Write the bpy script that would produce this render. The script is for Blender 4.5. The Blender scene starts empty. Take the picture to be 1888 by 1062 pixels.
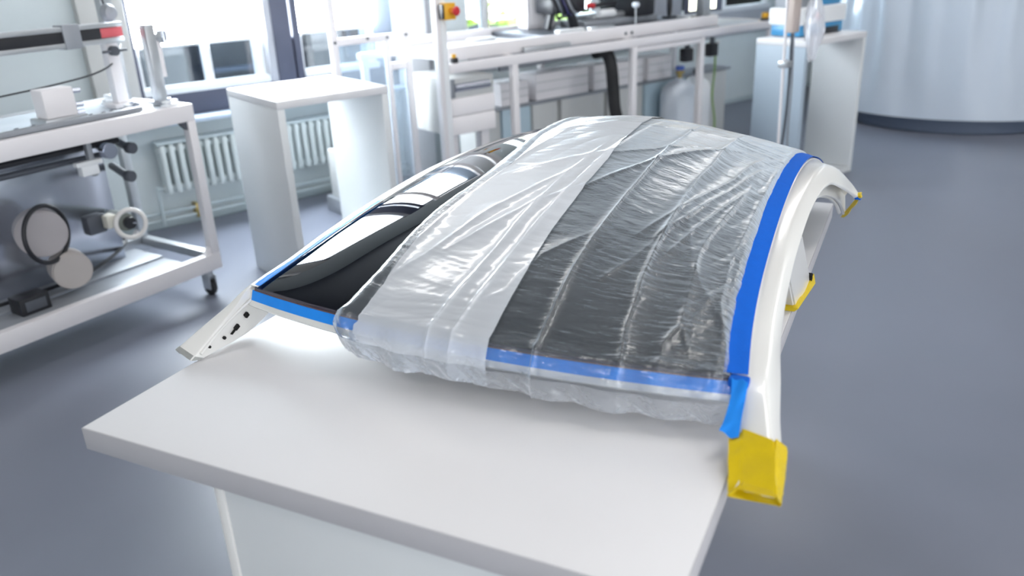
import bpy, bmesh, math, random
import numpy as np
from mathutils import Vector, Matrix, noise
random.seed(7)
np.random.seed(7)
scene = bpy.context.scene
COL = scene.collection

# ------------------------------------------------------------------ camera
cam_d = bpy.data.cameras.new('camera')
cam = bpy.data.objects.new('camera', cam_d)
COL.objects.link(cam)
_p, _r = 0.391, -0.0442
_fw = Vector((0, math.cos(_p), -math.sin(_p)))
_rt = Vector((1, 0, 0))
_up = _rt.cross(_fw)
_c, _s = math.cos(_r), math.sin(_r)
_rt2 = _rt * _c + _up * _s
_up2 = _up * _c - _rt * _s
cam.matrix_world = Matrix(((_rt2.x, _up2.x, -_fw.x, 0), (_rt2.y, _up2.y, -_fw.y, 0),
                           (_rt2.z, _up2.z, -_fw.z, 1.6), (0, 0, 0, 1)))
cam_d.sensor_width = 36.0
cam_d.lens = 1514.0 / 1888.0 * 36.0
cam_d.clip_start = 0.05
cam_d.clip_end = 200
cam_d.dof.use_dof = True
cam_d.dof.focus_distance = 2.15
cam_d.dof.aperture_fstop = 2.0
scene.camera = cam

# ------------------------------------------------------------------ world, exposure
world = bpy.data.worlds.new('world')
scene.world = world
world.use_nodes = True
bg = world.node_tree.nodes['Background']
bg.inputs[0].default_value = (0.80, 0.90, 1.0, 1)
bg.inputs[1].default_value = 9.0
scene.view_settings.view_transform = 'Standard'
scene.view_settings.look = 'None'
scene.view_settings.gamma = 1.0
scene.view_settings.use_curve_mapping = False
scene.view_settings.exposure = 1.03
scene.cycles.transparent_max_bounces = 24
scene.cycles.max_bounces = 10
LAMP = 7.3          # radiance of the ceiling panels
BLIND = 19.0         # radiance of the sunlit roller blinds

# ------------------------------------------------------------------ frames
class Frame:
    """A level coordinate frame: origin, heading of its x axis."""
    def __init__(s, ox, oy, oz, rot):
        s.o = Vector((ox, oy, oz)); s.rot = rot
        s.ex = Vector((math.cos(rot), math.sin(rot), 0)); s.ey = Vector((-math.sin(rot), math.cos(rot), 0))
    def pt(s, x, y, z):
        return s.o + s.ex * x + s.ey * y + Vector((0, 0, z))
ROOM = Frame(0, 0, 0, 0.6519)                         # x along the window wall, y towards it
TABLE = Frame(-0.87461, 1.42973, 0.75, -0.4622)       # x along the table's near edge, y along its length, z from its top
_o = TABLE.pt(0.6347, 1.1, 0)
ROOF = Frame(_o.x, _o.y, _o.z, -0.4622 - 0.0297)      # x across the car roof, y along it (0 = middle)
CART = Frame(0, 0, 0, math.pi / 2 - 0.5896)

# ------------------------------------------------------------------ materials
MATS = {}
def mat(name, col, rough=0.5, metal=0.0, noise_s=0, noise_a=0.0, bump=0.0, bump_s=200, coat=0.0, emit=None, estr=0, spec=0.5, rough_a=0.0):
    if name in MATS: return MATS[name]
    m = bpy.data.materials.new(name); m.use_nodes = True
    nt = m.node_tree; b = nt.nodes['Principled BSDF']
    b.inputs['Base Color'].default_value = (*col, 1)
    b.inputs['Roughness'].default_value = rough
    b.inputs['Metallic'].default_value = metal
    b.inputs['Specular IOR Level'].default_value = spec
    if coat: b.inputs['Coat Weight'].default_value = coat; b.inputs['Coat Roughness'].default_value = 0.14
    if emit: b.inputs['Emission Color'].default_value = (*emit, 1); b.inputs['Emission Strength'].default_value = estr
    if noise_s:
        tc = nt.nodes.new('ShaderNodeTexCoord'); n = nt.nodes.new('ShaderNodeTexNoise')
        n.inputs['Scale'].default_value = noise_s; n.inputs['Detail'].default_value = 5
        nt.links.new(tc.outputs['Object'], n.inputs['Vector'])
        mx = nt.nodes.new('ShaderNodeMix'); mx.data_type = 'RGBA'
        mx.inputs[6].default_value = (*[max(0, c * (1 - noise_a)) for c in col], 1)
        mx.inputs[7].default_value = (*[min(1, c * (1 + noise_a)) for c in col], 1)
        nt.links.new(n.outputs['Fac'], mx.inputs[0]); nt.links.new(mx.outputs[2], b.inputs['Base Color'])
        if rough_a:
            mr = nt.nodes.new('ShaderNodeMapRange')
            mr.inputs[3].default_value = rough - rough_a; mr.inputs[4].default_value = rough + rough_a
            nt.links.new(n.outputs['Fac'], mr.inputs[0]); nt.links.new(mr.outputs[0], b.inputs['Roughness'])
    if bump:
        tc = nt.nodes.new('ShaderNodeTexCoord'); n = nt.nodes.new('ShaderNodeTexNoise')
        n.inputs['Scale'].default_value = bump_s; n.inputs['Detail'].default_value = 3
        nt.links.new(tc.outputs['Object'], n.inputs['Vector'])
        bp = nt.nodes.new('ShaderNodeBump'); bp.inputs['Strength'].default_value = bump; bp.inputs['Distance'].default_value = 0.002
        nt.links.new(n.outputs['Fac'], bp.inputs['Height']); nt.links.new(bp.outputs[0], b.inputs['Normal'])
    MATS[name] = m
    return m

LAM = mat('white_laminate', (0.76, 0.755, 0.77), 0.42, noise_s=3, noise_a=0.02, bump=0.05, bump_s=400)
LAME = mat('laminate_edge', (0.80, 0.79, 0.77), 0.5, noise_s=4, noise_a=0.03)
PANEL = mat('plinth_panel', (0.74, 0.76, 0.77), 0.5, noise_s=2, noise_a=0.02)
FLOOR = mat('epoxy_floor', (0.182, 0.198, 0.248), 0.36, noise_s=1.6, noise_a=0.10, bump=0.04, bump_s=90, rough_a=0.08)
WALLM = mat('painted_wall', (0.66, 0.72, 0.73), 0.8, noise_s=4, noise_a=0.03, bump=0.1, bump_s=80)
WALL2 = mat('painted_pillar', (0.60, 0.60, 0.58), 0.75, noise_s=4, noise_a=0.03, bump=0.1, bump_s=80)
CEIL = mat('ceiling_paint', (0.17, 0.175, 0.18), 0.9, noise_s=6, noise_a=0.03)
DARK = mat('anthracite_frame', (0.075, 0.082, 0.125), 0.45, noise_s=5, noise_a=0.08)
SASH = mat('white_sash', (0.84, 0.86, 0.88), 0.4, noise_s=5, noise_a=0.02)
JAMB = mat('grey_jamb', (0.45, 0.46, 0.50), 0.5, noise_s=5, noise_a=0.04)
SILL = mat('pale_blue_sill', (0.55, 0.66, 0.80), 0.35, noise_s=5, noise_a=0.03)
BLINDM = mat('sunlit_blind', (0.8, 0.8, 0.8), 0.9, emit=(0.86, 0.94, 1.0), estr=BLIND, noise_s=30, noise_a=0.02)
LAMPM = mat('lamp_diffuser', (0.9, 0.9, 0.9), 0.6, emit=(1.0, 0.965, 0.93), estr=LAMP)
PROF = mat('powder_white_profile', (0.80, 0.775, 0.79), 0.4, noise_s=8, noise_a=0.03)
ALU = mat('anodised_aluminium', (0.52, 0.54, 0.56), 0.35, metal=0.7, noise_s=20, noise_a=0.06)
STEEL = mat('polished_steel', (0.55, 0.58, 0.66), 0.22, metal=0.9, noise_s=6, noise_a=0.1)
BLACK = mat('black_plastic', (0.018, 0.019, 0.024), 0.4, noise_s=20, noise_a=0.2)
RUBBER = mat('black_rubber', (0.02, 0.02, 0.022), 0.7, noise_s=20, noise_a=0.2)
DGREY = mat('dark_grey_metal', (0.10, 0.11, 0.13), 0.45, metal=0.3, noise_s=15, noise_a=0.15)
MGREY = mat('mid_grey_metal', (0.30, 0.32, 0.35), 0.45, metal=0.2, noise_s=15, noise_a=0.1)
REDP = mat('red_plastic', (0.62, 0.03, 0.04), 0.35, noise_s=20, noise_a=0.05)
YELP = mat('yellow_plastic', (0.80, 0.42, 0.02), 0.4, noise_s=20, noise_a=0.05)
BLUEP = mat('blue_enamel', (0.05, 0.27, 0.52), 0.35, noise_s=20, noise_a=0.05)
BINM = mat('white_bin', (0.90, 0.87, 0.88), 0.5, noise_s=6, noise_a=0.02)
CABM = mat('grey_cabinet', (0.62, 0.63, 0.62), 0.55, noise_s=6, noise_a=0.03)
CABB = mat('pale_blue_cabinet', (0.52, 0.66, 0.74), 0.5, noise_s=6, noise_a=0.03)
BOTT = mat('gas_bottle_enamel', (0.74, 0.80, 0.88), 0.3, noise_s=6, noise_a=0.03)
BRASS = mat('brass', (0.5, 0.38, 0.15), 0.3, metal=0.9, noise_s=20, noise_a=0.1)
RADM = mat('radiator_enamel', (0.62, 0.68, 0.68), 0.35, noise_s=9, noise_a=0.03)
PIPEM = mat('pipe_enamel', (0.50, 0.58, 0.60), 0.4, noise_s=9, noise_a=0.05)
PAINT = mat('white_car_paint', (0.82, 0.815, 0.79), 0.3, coat=0.7, noise_s=3, noise_a=0.01)
PRIM = mat('bare_grey_metal', (0.36, 0.37, 0.36), 0.45, metal=0.3, noise_s=60, noise_a=0.2)
HOLE = mat('dark_hole', (0.006, 0.006, 0.006), 0.9, noise_s=20, noise_a=0.1)
GLASS = mat('black_roof_glass', (0.004, 0.005, 0.009), 0.012, spec=0.42, noise_s=3, noise_a=0.1)
GEDGE = mat('glass_edge', (0.03, 0.018, 0.035), 0.15, noise_s=30, noise_a=0.2)
GLUE = mat('brown_bead', (0.22, 0.09, 0.05), 0.4, noise_s=60, noise_a=0.3)
BTAPE = mat('blue_masking_tape', (0.0, 0.115, 0.60), 0.6, spec=0.2, noise_s=40, noise_a=0.07, bump=0.25, bump_s=260)
BTAPE_LIT = mat('lit_blue_masking_tape', (0.02, 0.29, 0.95), 0.6, spec=0.2, noise_s=40, noise_a=0.07, bump=0.25, bump_s=260)  # same blue tape, painted lighter where more light falls on it
YTAPE = mat('yellow_tape', (0.72, 0.52, 0.005), 0.33, noise_s=30, noise_a=0.10, bump=0.35, bump_s=70)
LEAF = mat('leaves_green', (0.30, 0.42, 0.06), 0.7, noise_s=1.5, noise_a=0.5)
BARK = mat('bark', (0.12, 0.09, 0.06), 0.8, noise_s=6, noise_a=0.3)
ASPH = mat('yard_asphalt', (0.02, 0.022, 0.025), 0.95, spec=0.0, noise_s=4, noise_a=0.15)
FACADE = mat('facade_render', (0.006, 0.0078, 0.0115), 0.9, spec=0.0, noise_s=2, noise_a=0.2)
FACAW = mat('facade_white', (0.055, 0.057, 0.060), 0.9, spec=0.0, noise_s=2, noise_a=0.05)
SCREENM = mat('glossy_white_sheet', (0.66, 0.74, 0.84), 0.2, coat=1.0, noise_s=1.2, noise_a=0.04)
GREENC = mat('green_cable', (0.25, 0.42, 0.10), 0.5, noise_s=30, noise_a=0.1)

def film(name, milky, tint, scale=1.0, crinkle=0.5, gloss=0.13):
    m = bpy.data.materials.new(name); m.use_nodes = True
    nt = m.node_tree; N = nt.nodes; L = nt.links
    for n in list(N): N.remove(n)
    out = N.new('ShaderNodeOutputMaterial')
    tr = N.new('ShaderNodeBsdfTransparent'); tr.inputs[0].default_value = (0.97, 0.98, 1, 1)
    df = N.new('ShaderNodeBsdfDiffuse'); df.inputs[0].default_value = (*tint, 1)
    tl = N.new('ShaderNodeBsdfTranslucent'); tl.inputs[0].default_value = (*tint, 1)
    gl = N.new('ShaderNodeBsdfGlossy'); gl.inputs[0].default_value = (1, 1, 1, 1); gl.inputs['Roughness'].default_value = gloss
    dm = N.new('ShaderNodeMixShader'); dm.inputs[0].default_value = 0.28
    L.new(df.outputs[0], dm.inputs[1]); L.new(tl.outputs[0], dm.inputs[2])
    uv = N.new('ShaderNodeUVMap'); uv.uv_map = 'UVMap'
    mp = N.new('ShaderNodeMapping'); mp.inputs['Scale'].default_value = (22 * scale, 75 * scale, 1)
    L.new(uv.outputs[0], mp.inputs[0])
    n1 = N.new('ShaderNodeTexNoise'); n1.inputs['Scale'].default_value = 1.0; n1.inputs['Detail'].default_value = 4; n1.inputs['Distortion'].default_value = 1.1
    L.new(mp.outputs[0], n1.inputs['Vector'])
    mp2 = N.new('ShaderNodeMapping'); mp2.inputs['Scale'].default_value = (14, 9, 1); mp2.inputs['Rotation'].default_value = (0, 0, 0.5)
    L.new(uv.outputs[0], mp2.inputs[0])
    vo = N.new('ShaderNodeTexVoronoi'); vo.feature = 'DISTANCE_TO_EDGE'; vo.inputs['Scale'].default_value = 1.4
    L.new(mp2.outputs[0], vo.inputs['Vector'])
    ad = N.new('ShaderNodeMath'); ad.operation = 'MULTIPLY_ADD'; ad.inputs[1].default_value = 0.7
    mn = N.new('ShaderNodeMath'); mn.operation = 'MINIMUM'; mn.inputs[1].default_value = 0.12
    L.new(vo.outputs[0], mn.inputs[0]); L.new(mn.outputs[0], ad.inputs[0]); L.new(n1.outputs['Fac'], ad.inputs[2])
    bp = N.new('ShaderNodeBump'); bp.inputs['Strength'].default_value = crinkle; bp.inputs['Distance'].default_value = 0.004
    L.new(ad.outputs[0], bp.inputs['Height'])
    for s in (df, tl, gl): L.new(bp.outputs[0], s.inputs['Normal'])
    lw = N.new('ShaderNodeLayerWeight'); lw.inputs[0].default_value = 0.5
    L.new(bp.outputs[0], lw.inputs['Normal'])
    pw = N.new('ShaderNodeMath'); pw.operation = 'POWER'; pw.inputs[1].default_value = 3.0
    L.new(lw.outputs['Facing'], pw.inputs[0])
    mr = N.new('ShaderNodeMapRange'); mr.inputs[3].default_value = milky; mr.inputs[4].default_value = milky + 2.3
    L.new(pw.outputs[0], mr.inputs[0])
    at = N.new('ShaderNodeAttribute'); at.attribute_name = 'density'; at.attribute_type = 'GEOMETRY'
    dn = N.new('ShaderNodeMath'); dn.operation = 'MULTIPLY_ADD'; dn.inputs[1].default_value = 0.75; dn.use_clamp = True
    L.new(at.outputs['Fac'], dn.inputs[0]); L.new(mr.outputs[0], dn.inputs[2])
    m1 = N.new('ShaderNodeMixShader'); L.new(dn.outputs[0], m1.inputs[0]); L.new(tr.outputs[0], m1.inputs[1]); L.new(dm.outputs[0], m1.inputs[2])
    fr = N.new('ShaderNodeFresnel'); fr.inputs[0].default_value = 1.5; L.new(bp.outputs[0], fr.inputs['Normal'])
    g2 = N.new('ShaderNodeBsdfGlossy'); g2.inputs[0].default_value = (1, 1, 1, 1); g2.inputs['Roughness'].default_value = 0.42; L.new(bp.outputs[0], g2.inputs['Normal'])
    gm = N.new('ShaderNodeMixShader'); gm.inputs[0].default_value = 0.55; L.new(gl.outputs[0], gm.inputs[1]); L.new(g2.outputs[0], gm.inputs[2])
    fa = N.new('ShaderNodeMath'); fa.operation = 'MULTIPLY'; fa.inputs[1].default_value = 1.7; fa.use_clamp = True; L.new(fr.outputs[0], fa.inputs[0])
    m2 = N.new('ShaderNodeMixShader'); L.new(fa.outputs[0], m2.inputs[0]); L.new(m1.outputs[0], m2.inputs[1]); L.new(gm.outputs[0], m2.inputs[2])
    L.new(m2.outputs[0], out.inputs[0])
    return m
FILM1 = film('clear_protective_film', 0.08, (0.76, 0.88, 1.0), crinkle=0.36)
FILM2 = film('doubled_protective_film', 0.74, (0.90, 0.94, 1.0), crinkle=0.08)
FILM3 = film('hem_film', 0.20, (0.90, 0.92, 0.97), crinkle=0.25)
BAGM = film('bag_film', 0.45, (0.9, 0.9, 0.95))

def clear(name, tint, milky, gl_r=0.03):
    m = bpy.data.materials.new(name); m.use_nodes = True
    nt = m.node_tree; N = nt.nodes; L = nt.links
    for n in list(N): N.remove(n)
    out = N.new('ShaderNodeOutputMaterial'); tr = N.new('ShaderNodeBsdfTransparent'); tr.inputs[0].default_value = (*tint, 1)
    df = N.new('ShaderNodeBsdfDiffuse'); df.inputs[0].default_value = (0.8, 0.88, 0.95, 1)
    gl = N.new('ShaderNodeBsdfGlossy'); gl.inputs['Roughness'].default_value = gl_r
    tc = N.new('ShaderNodeTexCoord'); no = N.new('ShaderNodeTexNoise'); no.inputs['Scale'].default_value = 3; L.new(tc.outputs['Object'], no.inputs['Vector'])
    mr = N.new('ShaderNodeMapRange'); mr.inputs[3].default_value = milky * 0.7; mr.inputs[4].default_value = milky * 1.3; L.new(no.outputs['Fac'], mr.inputs[0])
    a = N.new('ShaderNodeMixShader'); L.new(mr.outputs[0], a.inputs[0]); L.new(tr.outputs[0], a.inputs[1]); L.new(df.outputs[0], a.inputs[2])
    fr = N.new('ShaderNodeFresnel'); fr.inputs[0].default_value = 1.45
    b = N.new('ShaderNodeMixShader'); L.new(fr.outputs[0], b.inputs[0]); L.new(a.outputs[0], b.inputs[1]); L.new(gl.outputs[0], b.inputs[2])
    L.new(b.outputs[0], out.inputs[0])
    return m
PANE = clear('window_glass', (0.94, 0.97, 0.98), 0.003)
ACRYL = clear('acrylic_sheet', (0.86, 0.92, 0.97), 0.22)

# ------------------------------------------------------------------ mesh helpers
class MB:
    """Collects shapes, in the coordinates of a frame, into one mesh."""
    def __init__(s): s.bm = bmesh.new()
    def _merge(s, b2, mtx=None):
        if mtx is not None: bmesh.ops.transform(b2, matrix=mtx, verts=b2.verts)
        me = bpy.data.meshes.new('t'); b2.to_mesh(me); b2.free(); s.bm.from_mesh(me); bpy.data.meshes.remove(me)
    def box(s, x0, x1, y0, y1, z0, z1, bev=0.0, rot=0, seg=2, tilt=None):
        b = bmesh.new(); bmesh.ops.create_cube(b, size=1)
        bmesh.ops.scale(b, vec=(abs(x1 - x0), abs(y1 - y0), abs(z1 - z0)), verts=b.verts)
        if bev: bmesh.ops.bevel(b, geom=b.edges[:], offset=bev, segments=seg, affect='EDGES', profile=0.5)
        M = Matrix.Translation(((x0 + x1) / 2, (y0 + y1) / 2, (z0 + z1) / 2))
        if rot: M = M @ Matrix.Rotation(rot, 4, 'Z')
        if tilt: M = M @ Matrix.Rotation(tilt[0], 4, tilt[1])
        s._merge(b, M); return s
    def cyl(s, p0, p1, r, r2=None, seg=20, bev=0.0, caps=True):
        p0, p1 = Vector(p0), Vector(p1); d = p1 - p0
        b = bmesh.new(); bmesh.ops.create_cone(b, cap_ends=caps, segments=seg, radius1=r, radius2=r if r2 is None else r2, depth=d.length)
        if bev: bmesh.ops.bevel(b, geom=[e for e in b.edges if any(len(f.verts) > 4 for f in e.link_faces)], offset=bev, segments=2, affect='EDGES')
        s._merge(b, Matrix.Translation((p0 + p1) / 2) @ d.to_track_quat('Z', 'Y').to_matrix().to_4x4()); return s
    def ring(s, c, axis, R, r, seg=40, rs=10):
        """torus"""
        b = bmesh.new(); vs = []
        for i in range(seg):
            a = 2 * math.pi * i / seg; row = []
            for j in range(rs):
                t = 2 * math.pi * j / rs; q = R + r * math.cos(t)
                row.append(b.verts.new((q * math.cos(a), q * math.sin(a), r * math.sin(t))))
            vs.append(row)
        for i in range(seg):
            for j in range(rs):
                b.faces.new((vs[i][j], vs[(i + 1) % seg][j], vs[(i + 1) % seg][(j + 1) % rs], vs[i][(j + 1) % rs]))
        s._merge(b, Matrix.Translation(Vector(c)) @ Vector(axis).to_track_quat('Z', 'Y').to_matrix().to_4x4()); return s
    def tube(s, pts, r, seg=8, radii=None, smooth=6):
        pts = [Vector(p) for p in pts]
        if smooth and len(pts) > 2:
            P = [pts[0]] + pts + [pts[-1]]; o = []
            for i in range(1, len(P) - 2):
                for k in range(smooth):
                    t = k / smooth; a, b_, c, d = P[i - 1], P[i], P[i + 1], P[i + 2]
                    o.append(0.5 * ((2 * b_) + (c - a) * t + (2 * a - 5 * b_ + 4 * c - d) * t * t + (-a + 3 * b_ - 3 * c + d) * t ** 3))
            o.append(pts[-1]); pts = o
        b = bmesh.new(); rows = []; up = Vector((0, 0, 1)); prev = None
        for i, p in enumerate(pts):
            d = (pts[min(i + 1, len(pts) - 1)] - pts[max(i - 1, 0)]).normalized()
            if prev is None:
                x = d.cross(up) if abs(d.z) < 0.9 else d.cross(Vector((1, 0, 0)))
            else: x = prev - d * prev.dot(d)
            x.normalize(); prev = x; y = d.cross(x)
            rows.append([b.verts.new(p + (x * math.cos(2 * math.pi * k / seg) + y * math.sin(2 * math.pi * k / seg)) * r) for k in range(seg)])
        for i in range(len(rows) - 1):
            for k in range(seg): b.faces.new((rows[i][k], rows[i][(k + 1) % seg], rows[i + 1][(k + 1) % seg], rows[i + 1][k]))
        b.faces.new(rows[0][::-1]); b.faces.new(rows[-1]); s._merge(b); return s
    def lathe(s, prof, c=(0, 0, 0), seg=32, axis=(0, 0, 1)):
        b = bmesh.new(); rows = []
        for r, z in prof:
            rows.append([b.verts.new((max(r, 1e-4) * math.cos(2 * math.pi * k / seg), max(r, 1e-4) * math.sin(2 * math.pi * k / seg), z)) for k in range(seg)])
        for i in range(len(rows) - 1):
            for k in range(seg): b.faces.new((rows[i][k], rows[i][(k + 1) % seg], rows[i + 1][(k + 1) % seg], rows[i + 1][k]))
        b.faces.new(rows[0][::-1]); b.faces.new(rows[-1])
        s._merge(b, Matrix.Translation(Vector(c)) @ Vector(axis).to_track_quat('Z', 'Y').to_matrix().to_4x4()); return s
    def grid(s, rows, closed=False, thick=0.0, caps=False):
        """rows of points -> quads; closed joins the last column to the first; thick makes a solid sheet"""
        b = bmesh.new(); vs = [[b.verts.new(p) for p in r] for r in rows]; n = len(rows[0])
        for i in range(len(rows) - 1):
            for j in range(n if closed else n - 1):
                k = (j + 1) % n; b.faces.new((vs[i][j], vs[i][k], vs[i + 1][k], vs[i + 1][j]))
        if caps: b.faces.new(vs[0][::-1]); b.faces.new(vs[-1])
        bmesh.ops.recalc_face_normals(b, faces=b.faces)
        if thick: bmesh.ops.solidify(b, geom=b.faces[:], thickness=thick)
        s._merge(b); return s
    def prism(s, poly, h, normal_axis='z', at=0.0):
        """polygon extruded by h; poly in the two other axes"""
        b = bmesh.new()
        def P(u, v, w): return {'z': (u, v, w), 'y': (u, w, v), 'x': (w, u, v)}[normal_axis]
        lo = [b.verts.new(P(u, v, at)) for u, v in poly]; hi = [b.verts.new(P(u, v, at + h)) for u, v in poly]; n = len(poly)
        b.faces.new(lo); b.faces.new(hi[::-1])
        for i in range(n): b.faces.new((lo[i], lo[(i + 1) % n], hi[(i + 1) % n], hi[i]))
        bmesh.ops.recalc_face_normals(b, faces=b.faces); s._merge(b); return s
    def build(s, name, material, parent=None, frame=None, at=None, smooth=40, label=None):
        if parent is not None: at = parent['_at']
        off = Vector(at if at is not None else (0, 0, 0))
        bmesh.ops.translate(s.bm, vec=-off, verts=s.bm.verts)
        me = bpy.data.meshes.new(name); s.bm.normal_update(); s.bm.to_mesh(me); s.bm.free()
        me.materials.append(material)
        o = bpy.data.objects.new(name, me); COL.objects.link(o)
        if parent is not None: o.parent = parent
        else:
            o.location = frame.pt(*off); o.rotation_euler = (0, 0, frame.rot)
        o['_at'] = tuple(off)
        if smooth: shade(me, smooth)
        if label: o['label'] = label
        return o
def shade(me, ang=40):
    me.polygons.foreach_set('use_smooth', [True] * len(me.polygons))
    me.set_sharp_from_angle(angle=math.radians(ang))
def tag(o, label, cat, group=None):
    o['label'] = label; o['category'] = cat
    if group: o['group'] = group
    return o
def thing(name, label, cat, frame, at, group=None):
    o = bpy.data.objects.new(name, None); COL.objects.link(o)
    o.empty_display_size = 0.05
    o.location = frame.pt(*at); o.rotation_euler = (0, 0, frame.rot); o['_at'] = tuple(at)
    return tag(o, label, cat, group)
def struct(name, mb, m, at=(0, 0, 0), smooth=40):
    o = mb.build(name, m, frame=ROOM, at=at, smooth=smooth); o['kind'] = 'structure'; return o

# ================================================================== ROOM SHELL
X0, X1, Y0, Y1, H = -3.6, 10.4, -3.6, 5.5, 3.1
struct('floor', MB().box(X0 - .2, X1 + .2, Y0 - .2, Y1 + .2, -0.1, 0), FLOOR)
struct('ceiling', MB().box(X0 - .2, X1 + .2, Y0 - .2, Y1 + .2, H, H + .1), CEIL)
struct('wall_right', MB().box(X1, X1 + .2, Y0, Y1, 0, H), WALLM)
struct('wall_left', MB().box(X0 - .2, X0, Y0, Y1, 0, H), WALLM)
struct('wall_front', MB().box(X0, X1, Y0 - .2, Y0, 0, H), WALLM)
WY = Y1 + .25
for nm_, b_ in (('wall_back', (X0, X1, 0, .70)), ('wall_back_upper', (X0, X1, 2.45, H)), ('wall_back_left', (X0, 1.12, .70, 2.45)), ('wall_back_right', (7.75, X1, .70, 2.45)), ('wall_back_middle', (3.50, 3.86, .70, 2.45))):
    struct(nm_, MB().box(b_[0], b_[1], Y1, WY, b_[2], b_[3]), WALLM)
struct('trim_1', MB().box(1.10, 1.35, Y1 - .10, WY, 0.70, 2.45, .004), WALL2)        # pillar cladding left of the first window
struct('trim_2', MB().box(3.21, 3.42, Y1 - .12, WY, 0.0, 2.75, .004), SASH)           # white column
struct('trim_3', MB().box(3.42, 3.52, Y1 - .02, WY, 0.70, 2.45, .003), JAMB)
struct('trim_4', MB().box(3.052, 3.21, Y1 + .02, WY, 0.70, 2.45, .003), mat('blue_grey_post', (0.28, 0.33, 0.40), 0.5, noise_s=4, noise_a=0.05))
struct('trim_5', MB().box(1.35, 3.21, Y1 - .02, WY, 0.70, 0.84, .003), DARK)           # dark band below the sashes
mull = MB().box(2.262, 2.385, Y1 - .06, WY, 0.70, 2.45, .004).box(2.412, 2.46, Y1 - .03, WY, 0.70, 2.45, .004).box(2.38, 2.416, Y1 - .0, WY, 0.70, 1.105, .002)
struct('trim_6', mull, DARK)
struct('trim_7', MB().box(2.212, 2.262, Y1 - .05, WY, 0.84, 2.45, .003), JAMB)
struct('trim_8', MB().box(4.62, 4.76, Y1 - .03, WY, 0.70, 2.45, .004), DARK)
struct('trim_9', MB().box(6.0, 6.35, Y1 - .03, WY, 0.70, 2.45, .004), JAMB)
struct('trim_10', MB().box(3.86, 7.75, Y1 - .02, WY, 0.70, 0.93, .003), JAMB)
def window(n, x0, x1, z0, z1, splits=(), dark_edge=False):
    w = MB(); f = 0.045
    ya, yb = Y1 + .02, Y1 + .09
    w.box(x0, x1, Y1 - .035, yb, z0, z0 + .045, .008).box(x0, x1, ya, yb, z1 - f, z1, .004)
    w.box(x0, x0 + .03, ya, yb, z0, z1, .004).box(x1 - .03, x1, ya, yb, z0, z1, .004)
    for s in splits: w.box(s - .022, s + .022, ya, yb, z0, z1, .004)
    o = struct('window_%d' % n, w, SASH)
    MB().box(x0 + .03, x1 - .03, Y1 + .05, Y1 + .056, z0 + .04, z1 - f).build('pane', PANE, o)
    return o
window(1, 1.385, 2.212, 0.84, 2.45, (1.83,))
window(2, 2.46, 3.052, 0.84, 2.45)
window(3, 3.86, 4.62, 0.93, 2.45, (4.07, 4.46))
window(4, 4.76, 6.0, 0.93, 2.45, (5.3,))
window(5, 6.35, 7.75, 0.93, 2.45, (7.05,))
edge = MB().box(1.35, 1.385, Y1 - .03, WY, 0.70, 2.45, .003)
struct('trim_11', edge, DARK)
struct('trim_12', MB().box(1.15, 3.20, Y1 - .17, Y1 + .0, 0.672, 0.70, .006), SILL)    # projecting sill board
# roller blinds
for i, (a, b) in enumerate(((1.392, 2.205), (2.468, 3.045))):
    t = thing('roller_blind', ['wide white roller blind glowing in the left window', 'narrower white roller blind glowing right of the dark mullion'][i], 'blind', ROOM, ((a + b) / 2, Y1, 1.12))
    MB().box(a, b, Y1 - .004, Y1 + .002, 1.135, 2.36).build('blind_fabric', BLINDM, t)
    MB().cyl((a, Y1 - .001, 1.128), (b, Y1 - .001, 1.128), 0.008, seg=12).build('bottom_bar', SASH, t)
    MB().cyl((a, Y1 - .01, 2.39), (b, Y1 - .01, 2.39), 0.03, seg=16).build('roller', SASH, t)
# unseen windows with glowing blinds, added behind the camera to give front light
FILL_BLIND = mat('fill_glow_blind', (0.8, 0.8, 0.8), 0.9, emit=(0.95, 0.97, 1.0), estr=2.7, noise_s=30, noise_a=0.02)
for i, x in enumerate((-2.0, 0.2, 2.4, 4.6)):
    w = MB(); ya, yb = Y0 + .005, Y0 + .06
    w.box(x - 1.0, x + 1.0, ya, yb, .85, .91, .004).box(x - 1.0, x + 1.0, ya, yb, 2.44, 2.5, .004).box(x - 1.0, x - .94, ya, yb, .91, 2.44, .004).box(x + .94, x + 1.0, ya, yb, .91, 2.44, .004)
    struct('window_%d' % (6 + i), w, SASH)
    t = thing('roller_blind', 'added glowing blind behind the viewer for front light, %s of four' % ('leftmost', 'second', 'third', 'last')[i], 'blind', ROOM, (x, Y0 + .03, .91))
    MB().box(x - .94, x + .94, Y0 + .02, Y0 + .026, .93, 2.42).build('blind_fabric', FILL_BLIND, t)
    MB().cyl((x - .94, Y0 + .035, .925), (x + .94, Y0 + .035, .925), .01, seg=12).build('bottom_bar', SASH, t)
# bright gap between the two mullion halves is the open slot itself: a thin lit blind strip behind it
t = MB().box(2.386, 2.411, Y1 + .01, Y1 + .014, 1.11, 2.40).build('side_strip_blind', BLINDM, frame=ROOM, at=(2.398, Y1 + .012, 1.11))
tag(t, 'thin strip of lit blind in the slot of the dark mullion', 'blind')
# baseboard
struct('baseboard_back', MB().box(X0, X1, Y1 - .015, Y1, 0, 0.045, .003), PIPEM)
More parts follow.
